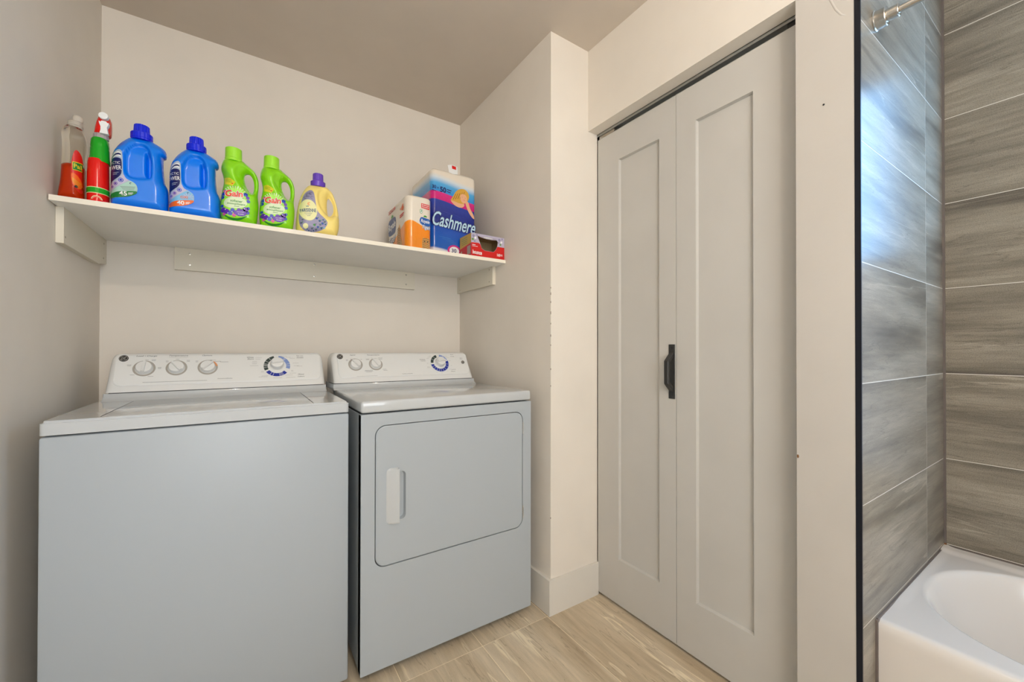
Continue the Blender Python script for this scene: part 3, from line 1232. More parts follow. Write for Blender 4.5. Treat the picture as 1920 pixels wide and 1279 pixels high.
FL_ = Frame((-.4516, 0, 0), (0, -1, 0), (0, 0, 1), (1, 0, 0))
cleat('white wooden shelf cleat on the left wall, below the orange dish soap', [(-2.1757, 1.432), (-2.079, 1.4165), (-1.733, 1.4165), (-1.733, 1.5238), (-2.1757, 1.5238)], [(-2.135, 1.447), (-2.14, 1.503), (-1.745, 1.437)], FL_, .0175)
FR_ = Frame((1.0486, 0, 0), (0, 1, 0), (0, 0, 1), (-1, 0, 0))
cleat('short white wooden shelf cleat on the right wall, below the dryer sheet box', [(1.767, 1.432), (2.1757, 1.432), (2.1757, 1.5238), (1.767, 1.5238)], [(1.80, 1.512), (1.80, 1.45), (2.14, 1.512), (2.14, 1.447)], FR_, .0172)
FB_ = Frame((0, 2.1585, 0), (1, 0, 0), (0, 0, 1), (0, -1, 0))
cleat('long white wooden cleat on the back wall under the middle of the shelf', [(-.245, 1.432), (.7826, 1.432), (.7826, 1.5238), (-.245, 1.5238)], [(-.196, 1.501), (-.196, 1.456), (.279, 1.512), (.279, 1.455), (.733, 1.508), (.733, 1.456)], FB_, .0172)

# ================================================================== bottles
def pl(name, col, rough=.3, **k):
    return mat(name, srgb(*col), rough, **k)


white_p = pl('print_white', (240, 240, 238), .35)
blue_b = pl('blue_plastic', (0, 126, 242), .22, coat=.2)
dblue_b = pl('dark_blue_cap', (10, 40, 222), .22)
navy_p = pl('print_navy', (16, 24, 92), .35)
silver_p = pl('print_pale_grey', (176, 190, 206), .35)
mint_p = pl('print_mint', (172, 212, 196), .35)
green_p = pl('print_green', (24, 124, 48), .35)
sky_p = pl('print_sky', (120, 186, 226), .35)
orange_p = pl('print_orange', (238, 104, 28), .35)
violet_p = pl('print_violet', (92, 36, 170), .35)
lilac_p = pl('print_lilac', (196, 190, 214), .35)
royal_p = pl('print_blue', (34, 62, 180), .35)
lime_b = pl('lime_plastic', (142, 222, 22), .24, coat=.3)
lime_cap = pl('lime_cap', (160, 232, 50), .35)
dgreen_p = pl('print_dark_green', (40, 140, 40), .35)
cream_p = pl('print_cream', (214, 232, 190), .35)
yellow_p = pl('print_yellow', (226, 214, 40), .35)
red_p = pl('print_red', (214, 30, 22), .35)
redor_p = pl('print_red_orange', (232, 66, 24), .35)
pink_p = pl('print_pink', (214, 90, 150), .35)
pale_y = pl('pale_yellow_plastic', (252, 228, 132), .26, coat=.2)
purple_c = pl('purple_cap', (104, 66, 190), .3)
mauve_p = pl('print_mauve', (150, 146, 176), .35)
dmauve_p = pl('print_dark_mauve', (96, 94, 128), .35)
paley_p = pl('print_pale_yellow', (234, 232, 170), .35)
teal_p = pl('print_teal', (20, 84, 130), .35)
FZ = lambda x, y, z: Frame((x, y, z), (1, 0, 0), (0, 1, 0), (0, 0, 1))
BY = 1.7350


def ribs(n, amp):
    return lambda a, h: 1 + amp * (1 if math.sin(n * a) > 0 else -1) * .5


# ---- big blue detergent jugs
BX0 = -.2830
b_out = [(-24, 234), (-33, 226), (-47, 210), (-58, 191), (-66, 172), (-69.5, 152), (-70.5, 126), (-71, 60), (-71, 6), (-69, 0), (70, 0), (73.5, 4), (74.5, 40), (74, 78), (71, 91), (64.5, 103), (62, 122), (60, 150), (60, 178),
         (60, 185), (65, 187), (68.5, 191), (69, 198), (67, 208), (62, 216), (49, 224), (37, 230), (29, 234)]
b_pocket = [(-34, 126), (-33, 156), (-27, 181), (-16, 202), (-4, 209), (16, 209), (28, 196), (35, 173), (36, 143), (35, 113), (31, 99), (-2, 93), (-21, 94), (-31, 107)]
b_hole = [(18, 192), (29, 180), (34, 156), (34, 129), (32, 106), (18, 102)]
b_panel = [(-24, 128), (-24, 172), (-18, 184), (16, 178), (17, 108), (-22, 106)]


def blue_hmax(P):
    # shoulders taper to the neck
    return .046 * (1 - .45 * smooth01((P[:, 1] - .17) / .07))


blueF = Form(BX0, BY, ZS, b_out, H=.046, R=.03, hmax=blue_hmax, dents=[(b_pocket, .017, .008), (b_hole, .024, .005)], sx=.9485)
blue1 = thing('detergent_jug', 'blue detergent jug with a green 45 band on its label, beside the red spray bottle', 'bottle', (BX0, BY, ZS), group='blue detergent jugs on the shelf')
bm = NB(); blueF.mesh(bm)
obj('body', bm, blue_b, blue1, smooth='all')
bm = NB()
lathe(bm, FZ(BX0 + .003, BY, ZS), [(.0262, .229), (.0262, .2335), (.0272, .235), (.0272, .2505), (.0255, .2525), (.0200, .2528), (.0195, .254), (.0185, .2770), (.0170, .2785)], 72, mod=lambda a, h: 1 + (.035 * (1 if math.sin(18 * a) > 0 else -1) if h > .2533 else .012 * (1 if math.sin(24 * a) > 0 else -1)))
obj('cap', bm, dblue_b, blue1, smooth=30)


def arctic_label(F, bm, kind):
    lab = [(-69.5, 150), (-60, 166), (-50, 173.5), (-41, 175), (-35.5, 166), (-35, 129), (-34, 100), (-27, 86), (-11, 81), (-1, 73), (2, 60), (0, 49), (-11, 37), (-31, 29), (-54, 24), (-69, 23)]
    F.patch(bm, lab, .0005, 2)
    # pale swirl, navy shield
    F.patch(bm, [(-69.5, 148), (-60, 164), (-50, 171), (-42, 172.5), (-37.5, 164), (-37, 148), (-69.5, 136)], .0008, 3)
    for k, (a, b) in enumerate(((168, 150), (163, 146), (158, 143))):
        F.patch(bm, [(-66, b), (-55, a - 3), (-44, a), (-39, a - 4), (-39, a - 7), (-46, a - 5), (-56, a - 8), (-66, b - 4)], .0010, (0, 1, 0)[k], 1)
    F.patch(bm, [(-70, 140), (-62, 146), (-52, 148), (-42, 147), (-37, 143), (-36.5, 104), (-42, 90), (-56, 78), (-70, 69)], .0012, 1, 1)
    F.text(bm, 'ARCTIC', -57, 131.5, 32, 8, .0016, 0, rot=2)
    F.text(bm, 'POWER', -58, 116, 41, 13, .0016, 0, rot=4, bold=.012)
    F.patch(bm, [(-60, 100), (-44, 103), (-44, 101.6), (-60, 98.6)], .0016, 3, 0)
    F.patch(bm, [(-60, 95), (-48, 97.5), (-48, 96.2), (-60, 93.7)], .0016, 3, 0)
    F.patch(bm, [(-68, 70), (-52, 77), (-40, 92), (-38, 91), (-50, 75), (-68, 66.5)], .0015, 3, 1)
    # pale sash with the round icons
    F.patch(bm, [(-70, 66), (-52, 74), (-38, 94), (-33, 100), (-27, 87), (-18, 83), (-46, 61), (-70, 41)], .0012, 9, 1)
    for cx, cz, r, m in ((-39, 80, 6.6, 5), (-52, 67.5, 5, 6), (-61.5, 58, 4, 6)):
        F.patch(bm, circle(cx, cz, r, 18), .0015, m, 0)
        F.patch(bm, circle(cx, cz, r * .72, 16), .0018, 9, 0)
        F.patch(bm, circle(cx, cz, r * .52, 14), .0021, m, 0)
    F.text(bm, '1', -66, 71, 3.5, 10, .0018, 1)
    # lower lens
    m_l, m_b = (4, 7) if kind == 45 else (10, 8)
    F.patch(bm, [(-70, 39), (-46, 59), (-20, 81), (-11, 80), (-2, 72), (1, 60), (0, 52), (-40, 46), (-69, 33)], .0014, m_l, 1)
    F.patch(bm, [(-69.5, 35), (-45, 44), (-20, 50), (1, 53), (0, 46), (-11, 37), (-31, 29), (-54, 24.5), (-69.5, 23)], .0017, m_b, 1)
    F.patch(bm, circle(-15, 74, 3.0, 12), .0018, 1, 0)
    F.patch(bm, circle(-14, 73.4, 2.2, 12), .0021, m_l, 0)
    if kind == 45:
        F.text(bm, '45', -33, 40, 19, 13.5, .0024, 0, rot=4, bold=.025)
        F.patch(bm, [(-21, 44), (-9, 46.5), (-9, 44.5), (-21, 42)], .0022, 0, 0)
        F.patch(bm, [(-21, 40), (-11, 42), (-11, 40.4), (-21, 38.4)], .0022, 0, 0)
        for k in range(4):
            F.patch(bm, [(-40 + k * 2, 60 - k * 2.6), (-4 - k, 66 - k * 3.4), (-4 - k, 65.2 - k * 3.4), (-40 + k * 2, 59.2 - k * 2.6)], .0019, 11, 0)
    else:
        for k in range(7):
            a = math.radians(-20 + k * 33)
            F.patch(bm, [(-14, 60), (-14 + 15 * math.cos(a), 60 + 13 * math.sin(a)), (-14 + 15 * math.cos(a + .22), 60 + 13 * math.sin(a + .22))], .0018, 9, 0)
        F.text(bm, 'OXI', -26, 58, 20, 8.5, .0024, 8, rot=6, bold=.02)
        F.text(bm, '40', -35, 38.5, 20, 12.5, .0024, 0, rot=4, bold=.025)
        F.patch(bm, [(-22, 42.5), (-10, 45), (-10, 43), (-22, 40.5)], .0022, 0, 0)
        F.patch(bm, [(-22, 38.5), (-12, 40.5), (-12, 38.9), (-22, 36.9)], .0022, 0, 0)


ARC = [white_p, navy_p, silver_p, silver_p, mint_p, royal_p, violet_p, green_p, orange_p, lilac_p, sky_p, grey_ink_m]
bm = NB(); arctic_label(blueF, bm, 45)
obj('label', bm, ARC, blue1, norm=False, smooth='all')


def dup(root, loc, label, skip=()):
    r = root.copy()
    COL.objects.link(r)
    r.location = loc
    r['label'] = label
    ORG[r] = Vector(loc)
    for ch in list(root.children):
        if ch.name.split('.')[0] in skip:
            continue
        c = ch.copy(); COL.objects.link(c); c.parent = r
        for gch in ch.children:
            d = gch.copy(); COL.objects.link(d); d.parent = c
    return r


blue2 = dup(blue1, (BX0 + .1393, BY, ZS), 'blue detergent jug with an orange OXI 40 band, beside the left green bottle', skip=('label',))
blueF.x0 = BX0 + .1393
bm = NB(); arctic_label(blueF, bm, 40)
obj('label', bm, ARC, blue2, norm=False, smooth='all')

# ---- lime green softener bottles
GX0 = .0990
g_out = [(-45, 232), (-52, 224), (-58, 206), (-59, 188), (-53, 171), (-50, 150), (-54, 122), (-60, 88), (-62, 54), (-60, 20), (-57, 4), (-53, 0), (47, 0), (51, 4), (55, 22), (59, 60), (60, 84), (57.5, 106), (57, 122), (60, 150), (59, 178), (47, 204), (31, 216), (16, 226), (8, 234)]
g_hole = [(25, 193), (34, 190), (43, 173), (45, 149), (43, 130), (36, 122), (23, 136), (15, 158), (13, 177), (16, 188)]
g_pocket = [(-19, 181), (-13, 203), (3, 212), (25, 204), (40, 190), (49, 168), (49, 130), (38, 114), (23, 114), (3, 132), (-13, 156)]


def gain_hmax(P):
    s_ = smooth01((P[:, 0] - .012) / .03) * smooth01((P[:, 1] - .10) / .03)
    return (.043 - .020 * s_) * (1 - .38 * smooth01((P[:, 1] - .185) / .05))


gainF = Form(GX0, BY, ZS, g_out, [g_hole], H=.043, R=.03, hmax=gain_hmax, dents=[(g_pocket, .010, .016), ([(-62, 190), (-50, 185), (-25, 158), (-10, 128), (-22, 120), (-45, 135), (-60, 160)], .004, .010)], sx=.943)
gain = thing('softener_bottle', 'right one of the two lime green softener bottles, beside the pale yellow bottle', 'bottle', (GX0, BY, ZS), group='lime green softener bottles')
bm = NB(); gainF.mesh(bm)
obj('body', bm, lime_b, gain, smooth='all')
bm = NB()
lathe(bm, FZ(GX0 - .0195, BY, ZS), [(.0262, .224), (.0262, .232), (.0252, .2335), (.0246, .2690), (.0225, .2705), (.0215, .2685), (.0205, .262)], 40)
obj('cap', bm, lime_cap, gain, smooth=30)
bm = NB()
lab = [(-29, 119), (-14, 123), (0, 123), (20, 115), (29, 90), (29.5, 48), (21, 26), (0, 11), (-28, 8), (-50, 20), (-57, 48), (-55, 85), (-45, 110)]
gainF.patch(bm, lab, .0005, 3)
# rays above, dark foot, berries at both sides
for k in range(11):
    a = math.radians(35 + k * 11)
    gainF.patch(bm, [(-14 + 30 * math.cos(a), 84 + 30 * math.sin(a)), (-14 + 44 * math.cos(a + .05), 84 + 44 * math.sin(a + .05)), (-14 + 44 * math.cos(a - .05), 84 + 44 * math.sin(a - .05))], .0008, 6, 0)
gainF.patch(bm, [(-52, 28), (-30, 16), (0, 18), (24, 32), (20, 25), (0, 11.5), (-28, 9), (-49, 20)], .0009, 4, 1)
for cx, cz, r, m in ((-50, 96, 6, 5), (-53, 84, 6, 5), (-46, 106, 5, 8), (18, 103, 7, 5), (24, 92, 6, 2), (26, 80, 6, 5), (-50, 40, 9, 2), (-40, 35, 9, 2), (-30, 31, 8, 5), (-48, 26, 5, 8), (-18, 26, 6, 8),
                     (18, 50, 9, 2), (24, 40, 6, 5), (10, 44, 8, 2), (-2, 44, 8, 2), (-22, 42, 7, 5), (26, 56, 5, 5), (-54, 54, 5, 5)):
    gainF.patch(bm, circle(cx, cz, r, 12), .0011, m, 0)
gainF.patch(bm, [(-20, 40), (-6, 45), (10, 46), (22, 42), (20, 30), (4, 24), (-10, 26), (-20, 32)], .0014, 2, 1)
for cx, cz in ((-44, 42), (-36, 30), (14, 52), (-24, 36)):
    gainF.patch(bm, circle(cx, cz, 1.6, 8), .0016, 0, 0)
gainF.patch(bm, [(-51, 62), (-43, 80), (-16, 91), (12, 90), (25, 73), (12, 56), (-16, 49), (-41, 49)], .0016, 6, 1)
# the red name with a white edge
gainF.text(bm, 'Gain', -18, 100, 58, 25, .0018, 0, rot=5, shear=.15, bold=.075)
gainF.text(bm, 'Gain', -18, 100, 54, 22, .0023, 1, rot=5, shear=.15, bold=.03)
gainF.text(bm, 'softener', -11, 75.5, 38, 9, .0022, 4, rot=2, shear=.25, bold=.012)
gainF.text(bm, 'assouplissant', -11, 64.5, 56, 9, .0022, 4, rot=2, shear=.25, bold=.012)
gainF.patch(bm, [(-18, 57), (-2, 58), (-2, 56.6), (-18, 55.6)], .0022, 4, 0)
gainF.text(bm, 'moonlight', 2, 39, 24, 4.5, .0020, 0, rot=6, shear=.2)
gainF.text(bm, 'breeze', 3, 32.5, 18, 4.5, .0020, 0, rot=6, shear=.2)
# yellow flash
gainF.patch(bm, [(-47, 156), (-32, 154), (-13, 141), (-24, 127), (-46, 131)], .0006, 7, 0)
for k in range(3):
    gainF.patch(bm, [(-43, 150 - k * 4), (-26 + k * 2, 147 - k * 5), (-26 + k * 2, 146 - k * 5), (-43, 149 - k * 4)], .0009, 4, 0)
gainF.patch(bm, [(-28, 134), (-20, 138), (-22, 133)], .0010, 1, 0)
GM = [white_p, redor_p, violet_p, lime_cap, dgreen_p, royal_p, cream_p, yellow_p, pink_p]
obj('label', bm, GM, gain, norm=False, smooth='all')
dup(gain, (GX0 - .1160, BY, ZS), 'left one of the two lime green softener bottles, beside the blue OXI 40 jug')

# ---- pale yellow cleaner
PX0 = .238
p_out = [(-30, 200), (-48, 180), (-64, 146), (-73, 106), (-78, 54), (-78.5, 20), (-76, 3), (-72, 0), (60, 0), (64, 4), (74, 38), (75, 72), (72, 112), (62, 150), (53, 177), (42, 192), (25, 204)]
p_hole = [(34, 159), (42, 155), (53, 137), (55, 112), (49, 94), (38, 87), (33, 91), (30, 120), (30, 147)]
p_pocket = [(-10, 140), (-6, 168), (9, 184), (29, 183), (46, 168), (60, 138), (62, 108), (52, 82), (33, 78), (14, 88), (-4, 110)]


def par_hmax(P):
    s_ = smooth01((P[:, 0] - .022) / .02) * smooth01((P[:, 1] - .075) / .02)
    return (.045 - .022 * s_) * (1 - .45 * smooth01((P[:, 1] - .14) / .07))


parF = Form(PX0, BY, ZS, p_out, [p_hole], H=.045, R=.034, hmax=par_hmax, dents=[(p_pocket, .011, .012)])
par = thing('cleaner_bottle', 'pale yellow cleaner bottle with purple cap and grey floral label', 'bottle', (PX0, BY, ZS))
bm = NB(); parF.mesh(bm)
obj('body', bm, pale_y, par, smooth='all')
bm = NB()
lathe(bm, FZ(PX0 - .002, BY, ZS), [(.0250, .194), (.0262, .199), (.0265, .2135), (.0235, .2160), (.0188, .2163), (.0182, .2440), (.0165, .2460)], 64, mod=lambda a, h: 1 + (.02 * (1 if math.sin(20 * a) > 0 else -1) if h > .216 else 0))
obj('cap', bm, purple_c, par, smooth=30)
bm = NB()
parF.patch(bm, [(-54, 150), (-37, 168), (-23, 165), (-18, 134), (-12, 96), (-5, 82), (24, 59), (27, 44), (13, 22), (-16, 9), (-44, 7), (-66, 17), (-72, 47), (-70, 86), (-62, 125)], .0005, 0)
for cx, cz, r in ((-40, 145, 9), (-32, 152, 6), (-50, 134, 6), (-28, 136, 6)):
    for q in (1.0, .55):
        P0 = arcband(cx, cz, r * q * .78, r * q, 20, 300, 10)
        parF.patch(bm, P0, .0008, 1, 0)
for cx, cz, r, m in ((-12, 60, 4, 4), (-2, 52, 4, 3), (8, 44, 4.5, 4), (16, 52, 4, 1), (0, 38, 4, 1), (-20, 34, 4.5, 5), (10, 58, 3, 3), (18, 42, 3, 3), (-28, 20, 3.5, 1), (-14, 18, 3.5, 1), (-8, 28, 3.5, 4), (4, 26, 3.5, 3), (-64, 36, 4, 1), (-60, 48, 3, 1)):
    parF.patch(bm, circle(cx, cz, r, 10), .0009, m, 0)
    parF.patch(bm, [(cx, cz), (cx + r * 1.7, cz + r * .9), (cx + r * 1.2, cz + r * 1.5)], .0011, 5 if m != 5 else 1, 0)
parF.patch(bm, circle(-50, 26, 9, 18, 10), .0011, 2, 0)
for cx, cz in ((-30, 10), (-22, 14), (-38, 12), (-44, 16)):
    parF.patch(bm, circle(cx, cz, 2.2, 8), .0012, 3, 0)
parF.patch(bm, circle(-41, 87, 30.5, 30, 40), .0013, 2, 0)
parF.patch(bm, arcband(-38, 110, 4.5, 6, 60, 300, 10), .0017, 6, 0)
parF.patch(bm, arcband(-38, 110, 2, 3.2, 60, 300, 8), .0017, 6, 0)
parF.text(bm, 'LA', -44, 101, 9, 6, .0018, 3, rot=6, bold=.02)
parF.text(bm, 'PARISIENNE', -41, 86, 54, 13.5, .0018, 3, rot=7, bold=.02)
for k in range(3):
    parF.patch(bm, [(-54 + k * 4, 74 - k * 5), (-28 - k * 3, 77 - k * 5), (-28 - k * 3, 75.8 - k * 5), (-54 + k * 4, 72.8 - k * 5)], .0017, 1, 0)
parF.patch(bm, circle(15, 28, 3, 12), .0012, 7, 0)
PM = [mauve_p, dmauve_p, paley_p, teal_p, royal_p, dgreen_p, orange_p, sky_p]
obj('label', bm, PM, par, norm=False, smooth='all')

# ---- clear dish-soap bottle, one third full of orange liquid
OX0, OY = -.4342, 1.7300
clear_m = mat('clear_plastic', (.90, .87, .80), .05, trans=1.0, ior=1.22)
soap_m = mat('orange_soap', srgb(240, 66, 6), .08, trans=.25, ior=1.25)
capclear_m = mat('frosted_clear_cap', (.86, .80, .70), .3, trans=.55, ior=1.3)
o_out = [(-9, 229), (-18, 221), (-24.5, 210), (-26, 198), (-24, 178), (-23.5, 143), (-25, 108), (-27, 58), (-32, 28), (-34, 6), (-31, 0), (30, 0), (32.5, 5), (31.5, 70), (32, 122), (36, 166), (36, 184), (33, 201), (27, 217), (21, 227)]
soapF = Form(OX0, OY, ZS, o_out, H=.034, R=.022, sx=.85)
oj = thing('dish_soap_bottle', 'clear dish soap bottle a third full of orange liquid, leftmost on the shelf', 'bottle', (OX0, OY, ZS))
bm = NB(); soapF.mesh(bm)
obj('body', bm, clear_m, oj, smooth='all')
l_out = [(-24.0, 114), (-25.5, 58), (-30.5, 28), (-32.5, 6), (-30, 1.5), (28.5, 1.5), (31, 6), (30, 70), (30, 114)]
liqF = Form(OX0, OY, ZS, l_out, H=.0328, R=.0212, it=1, sx=.85)
bm = NB(); liqF.mesh(bm)
obj('liquid', bm, soap_m, oj, smooth='all', label='orange soap')
bm = NB()
lathe(bm, FZ(OX0 + .006, OY, ZS), [(.0150, .224), (.0150, .229), (.0168, .2300), (.0168, .2405), (.0145, .2430), (.0080, .2435)], 32)
cap_ = obj('cap', bm, capclear_m, oj, smooth=30)
bm = NB()
lathe(bm, FZ(OX0 + .0115, OY, ZS), [(.0075, .2420), (.0110, .2470), (.0120, .2560), (.0100, .2620), (.004, .2640)], 28)
obj('spout', bm, capclear_m, cap_, smooth='all')
bm = NB()
soapF.patch(bm, [(17, 150), (26, 146), (31, 128), (31, 70), (31, 20), (20, 30), (11, 44), (6, 66), (7, 106), (11, 134)], .0006, 0)
soapF.patch(bm, [(8, 82), (20, 76), (29, 62), (30, 40), (22, 34), (12, 44), (7, 64)], .0010, 1, 1)
for k in range(4):
    soapF.patch(bm, [(10, 66 - k * 3), (28 - k * 2, 52 - k * 4), (28 - k * 2, 51 - k * 4), (10, 65 - k * 3)], .0013, 4, 0)
soapF.patch(bm, circle(19, 41, 4, 12), .0014, 3, 0)
soapF.patch(bm, [(10, 112), (30, 115), (31, 90), (11, 88)], .0012, 4, 0)
soapF.patch(bm, [(11.5, 110), (30, 113), (31, 91.5), (12, 90)], .0015, 2, 0)
soapF.text(bm, 'Pal', 21.5, 101.5, 15, 13, .0020, 4, rot=3, bold=.02)
obj('label', bm, [red_p, orange_p, green_p, black_m, yellow_p], oj, norm=False, smooth='all')

# ---- red and green spray bottle
SX0, SY = -.3775, 1.7270
spray = thing('spray_bottle', 'red spray bottle with green neck and white trigger, between clear soap and blue jug', 'bottle', (SX0, SY, ZS))
red_b = pl('red_plastic', (232, 24, 14), .16)
green_b = pl('green_film', (26, 164, 30), .16)
bm = NB()
lathe(bm, FZ(SX0, SY, ZS), [(.0225, 0), (.0248, .003), (.0248, .010), (.0245, .060), (.0243, .100), (.0238, .128), (.0222, .138)], 40, sy=1.25)
obj('body', bm, red_b, spray, smooth=50)
bm = NB()
lathe(bm, FZ(SX0 + .003, SY, ZS), [(.0236, .131), (.0232, .140), (.0220, .150), (.0216, .172), (.0208, .176), (.0212, .182), (.0198, .200), (.0165, .2055)], 40, sy=1.15)
obj('neck_wrap', bm, green_b, spray, smooth=50)
bm = NB()
lathe(bm, FZ(SX0 + .0055, SY, ZS), [(.0150, .204), (.0172, .2055), (.0172, .2190), (.0150, .2210)], 36, mod=lambda a, h: 1 + .02 * (1 if math.sin(16 * a) > 0 else -1))
obj('collar', bm, pl('grey_collar', (176, 164, 162), .4), spray, smooth=30)
# head: rounded hood with its nozzle to the front
hd = Form(SX0, SY + .006, ZS, [(-11, 214), (-9, 236), (-6, 256), (0, 275), (8, 284), (18, 284), (25, 276), (28, 262), (28, 238), (26, 214)], H=.027, R=.014)
bm = NB(); hd.mesh(bm)
sh = obj('spray_head', bm, red_b, spray, smooth='all')
FN = Frame((SX0 + .0155, SY - .021, ZS), (1, 0, 0), (0, 0, 1), (0, -1, 0))
bm = NB()
lathe(bm, Frame(FN(0.0005, .2685, 0), FN.u, FN.v, FN.n), [(.0105, -.006), (.0112, .006), (.0104, .010), (.006, .0105)], 24, sy=.95)
obj('nozzle', bm, white_p, sh, smooth=40)
bm = NB()
tg = [(-10, 252), (-6, 250), (-4, 254), (6, 254), (9, 250), (12, 250), (11, 243), (8, 236), (9, 226), (11, 216), (-8, 216), (-6, 226), (-6, 236), (-9, 245)]
plate(bm, FN, mm(tg), [], -.008, .006)
bmesh.ops.recalc_face_normals(bm, faces=bm.faces)
obj('trigger', bm, white_p, sh)
bm = NB()


def cyl_band(z0, z1, r, eps, mi, a0=-205, a1=25, n=26):
    for k in range(n):
        A0 = math.radians(a0 + (a1 - a0) * k / n); A1 = math.radians(a0 + (a1 - a0) * (k + 1) / n)
        q = [(A0, z0), (A1, z0), (A1, z1), (A0, z1)]
        f = bm.faces.new([bm.verts.new((SX0 + (r + eps) * math.cos(a), SY + 1.25 * (r + eps) * math.sin(a), ZS + z)) for a, z in q])
        f.material_index = mi


cyl_band(.0305, .0495, .0248, .0003, 1)
cyl_band(.0325, .0475, .0248, .0006, 0)
# pale half-slice of fruit near the foot
for r0, r1, m in ((0, 12, 1), (0, 10.5, 2)):
    P0 = [(r1 * math.cos(math.radians(a)), r1 * .95 * math.sin(math.radians(a))) for a in range(0, 181, 15)]
    f = bm.faces.new([bm.verts.new((SX0 + .003 + p / 1000, SY - 1.25 * math.sqrt(max(0, .0252 ** 2 - (.003 + p / 1000) ** 2)) - (.0004 if m == 1 else .0008), ZS + .012 + q / 1000)) for p, q in P0])
    f.material_index = m
obj('label', bm, [green_b, paley_p, pl('print_fruit', (236, 120, 96), .35)], spray, norm=False, smooth='all')

# ================================================================== paper packs and dryer sheet box
def pack_body(bm, x0, x1, y0, y1, z0, z1, rx, ry, dome=.012, rc=.03, puff=.003):
    """wrapped rolls: rounded corners in plan, a domed top with one bump per roll"""
    n = 10
    pl_ = []
    for (cx, cy, a0) in ((x0 + rc, y0 + rc, 180), (x1 - rc, y0 + rc, 270), (x1 - rc, y1 - rc, 0), (x0 + rc, y1 - rc, 90)):
        for i in range(n + 1):
            a = math.radians(a0 + 90 * i / n)
            pl_.append((cx + rc * math.cos(a), cy + rc * math.sin(a)))
    pl_ = resample(pl_, .008)
    zs = np.linspace(z0, z1 - dome, 22)
    rings = []
    for z in zs:
        rings.append([bm.verts.new((a, b, z)) for a, b in pl_])
    for a, b in zip(rings, rings[1:]):
        for i in range(len(pl_)):
            j = (i + 1) % len(pl_)
            bm.faces.new([a[i], a[j], b[j], b[i]])
    bm.faces.new(list(reversed(rings[0])))
    P, F = trimesh2d(pl_, [], .008, rings=(.0015, .004))
    d = dist(P, pl_)
    bump_ = np.abs(np.sin((P[:, 0] - x0) / (x1 - x0) * math.pi * rx)) * np.abs(np.sin((P[:, 1] - y0) / (y1 - y0) * math.pi * ry))
    h = dome * (np.sqrt(np.clip(1 - (1 - np.minimum(d, .022) / .022) ** 2, 0, 1)) * (.45 + .55 * bump_ ** .5))
    key = {}
    vs = []
    top = rings[-1]
    for i, p in enumerate(P):
        if d[i] < 1e-6:
            v = min(top, key=lambda q: (q.co.x - p[0]) ** 2 + (q.co.y - p[1]) ** 2)
        else:
            v = bm.verts.new((p[0], p[1], z1 - dome + h[i]))
        vs.append(v)
    for t in F:
        try:
            bm.faces.new([vs[i] for i in t])
        except ValueError:
            pass


def zband_mat(name, z0, z1, stops, slope=0.0, wave=(0, 0), rough=.22, yslope=0.0):
    """printed film: bands by height, optionally tilted along x and waved"""
    m = mat(name, (1, 1, 1), rough, coat=.4)
    tc = nd(m, 'ShaderNodeTexCoord')
    sp = nd(m, 'ShaderNodeSeparateXYZ')
    lk(m, tc.outputs['Object'], sp.inputs[0])
    hx = nd(m, 'ShaderNodeMath', operation='MULTIPLY_ADD')
    hx.inputs[1].default_value = slope
    lk(m, sp.outputs['X'], hx.inputs[0]); lk(m, sp.outputs['Z'], hx.inputs[2])
    out = hx.outputs[0]
    if yslope:
        hy = nd(m, 'ShaderNodeMath', operation='MULTIPLY_ADD')
        hy.inputs[1].default_value = yslope
        lk(m, sp.outputs['Y'], hy.inputs[0]); lk(m, out, hy.inputs[2])
        out = hy.outputs[0]
    if wave[0]:
        k = nd(m, 'ShaderNodeMath', operation='MULTIPLY'); k.inputs[1].default_value = wave[1]
        lk(m, sp.outputs['X'], k.inputs[0])
        s_ = nd(m, 'ShaderNodeMath', operation='SINE'); lk(m, k.outputs[0], s_.inputs[0])
        a = nd(m, 'ShaderNodeMath', operation='MULTIPLY_ADD'); a.inputs[1].default_value = wave[0]
        lk(m, s_.outputs[0], a.inputs[0]); lk(m, out, a.inputs[2]); out = a.outputs[0]
    mr = nd(m, 'ShaderNodeMapRange')
    mr.inputs['From Min'].default_value = z0; mr.inputs['From Max'].default_value = z1
    lk(m, out, mr.inputs['Value'])
    lk(m, ramp(m, mr.outputs[0], stops), m.node_tree.nodes['Principled BSDF'].inputs['Base Color'])
    v = objcoord(m, (1, 1, .6))
    bump(m, noise(m, v, 38, 3, .6, 1.5), .25, .004)
    return m


wrap_w = srgb(232, 222, 206)
# big blue pack
CX0, CX1, CY0, CY1, CH = .737, .978, 1.812, 2.09, .440
cash_m = zband_mat('blue_tissue_wrap', 0, CH, [(0, srgb(236, 222, 212)), (.075, srgb(226, 222, 226)), (.095, srgb(20, 96, 190)), (.20, srgb(10, 90, 190)), (.32, srgb(12, 78, 184)), (.36, srgb(14, 34, 128)), (.50, srgb(18, 40, 140)), (.615, srgb(26, 56, 160)), (.62, srgb(206, 16, 118)), (.70, srgb(214, 28, 128)), (.71, srgb(40, 140, 214)), (.80, srgb(84, 170, 224)), (.86, srgb(214, 222, 226)), (.90, wrap_w), (1, wrap_w)], slope=.10, wave=(.004, 22))
cash = thing('toilet_paper_pack', 'large blue and pink pack of toilet paper rolls, tallest item on the shelf', 'toilet paper', ((CX0 + CX1) / 2, (CY0 + CY1) / 2, ZS))
bm = NB(); pack_body(bm, CX0, CX1, CY0, CY1, ZS, ZS + CH, 2, 3, .022, .024)
obj('wrapper', bm, cash_m, cash, smooth=40)
ff = Flat(Frame((CX0, CY0, ZS), (1, 0, 0), (0, 0, 1), (0, -1, 0)))
bm = NB()
skin_p = pl('print_skin', (232, 176, 138), .35)
blond_p = pl('print_blond', (214, 164, 66), .35)
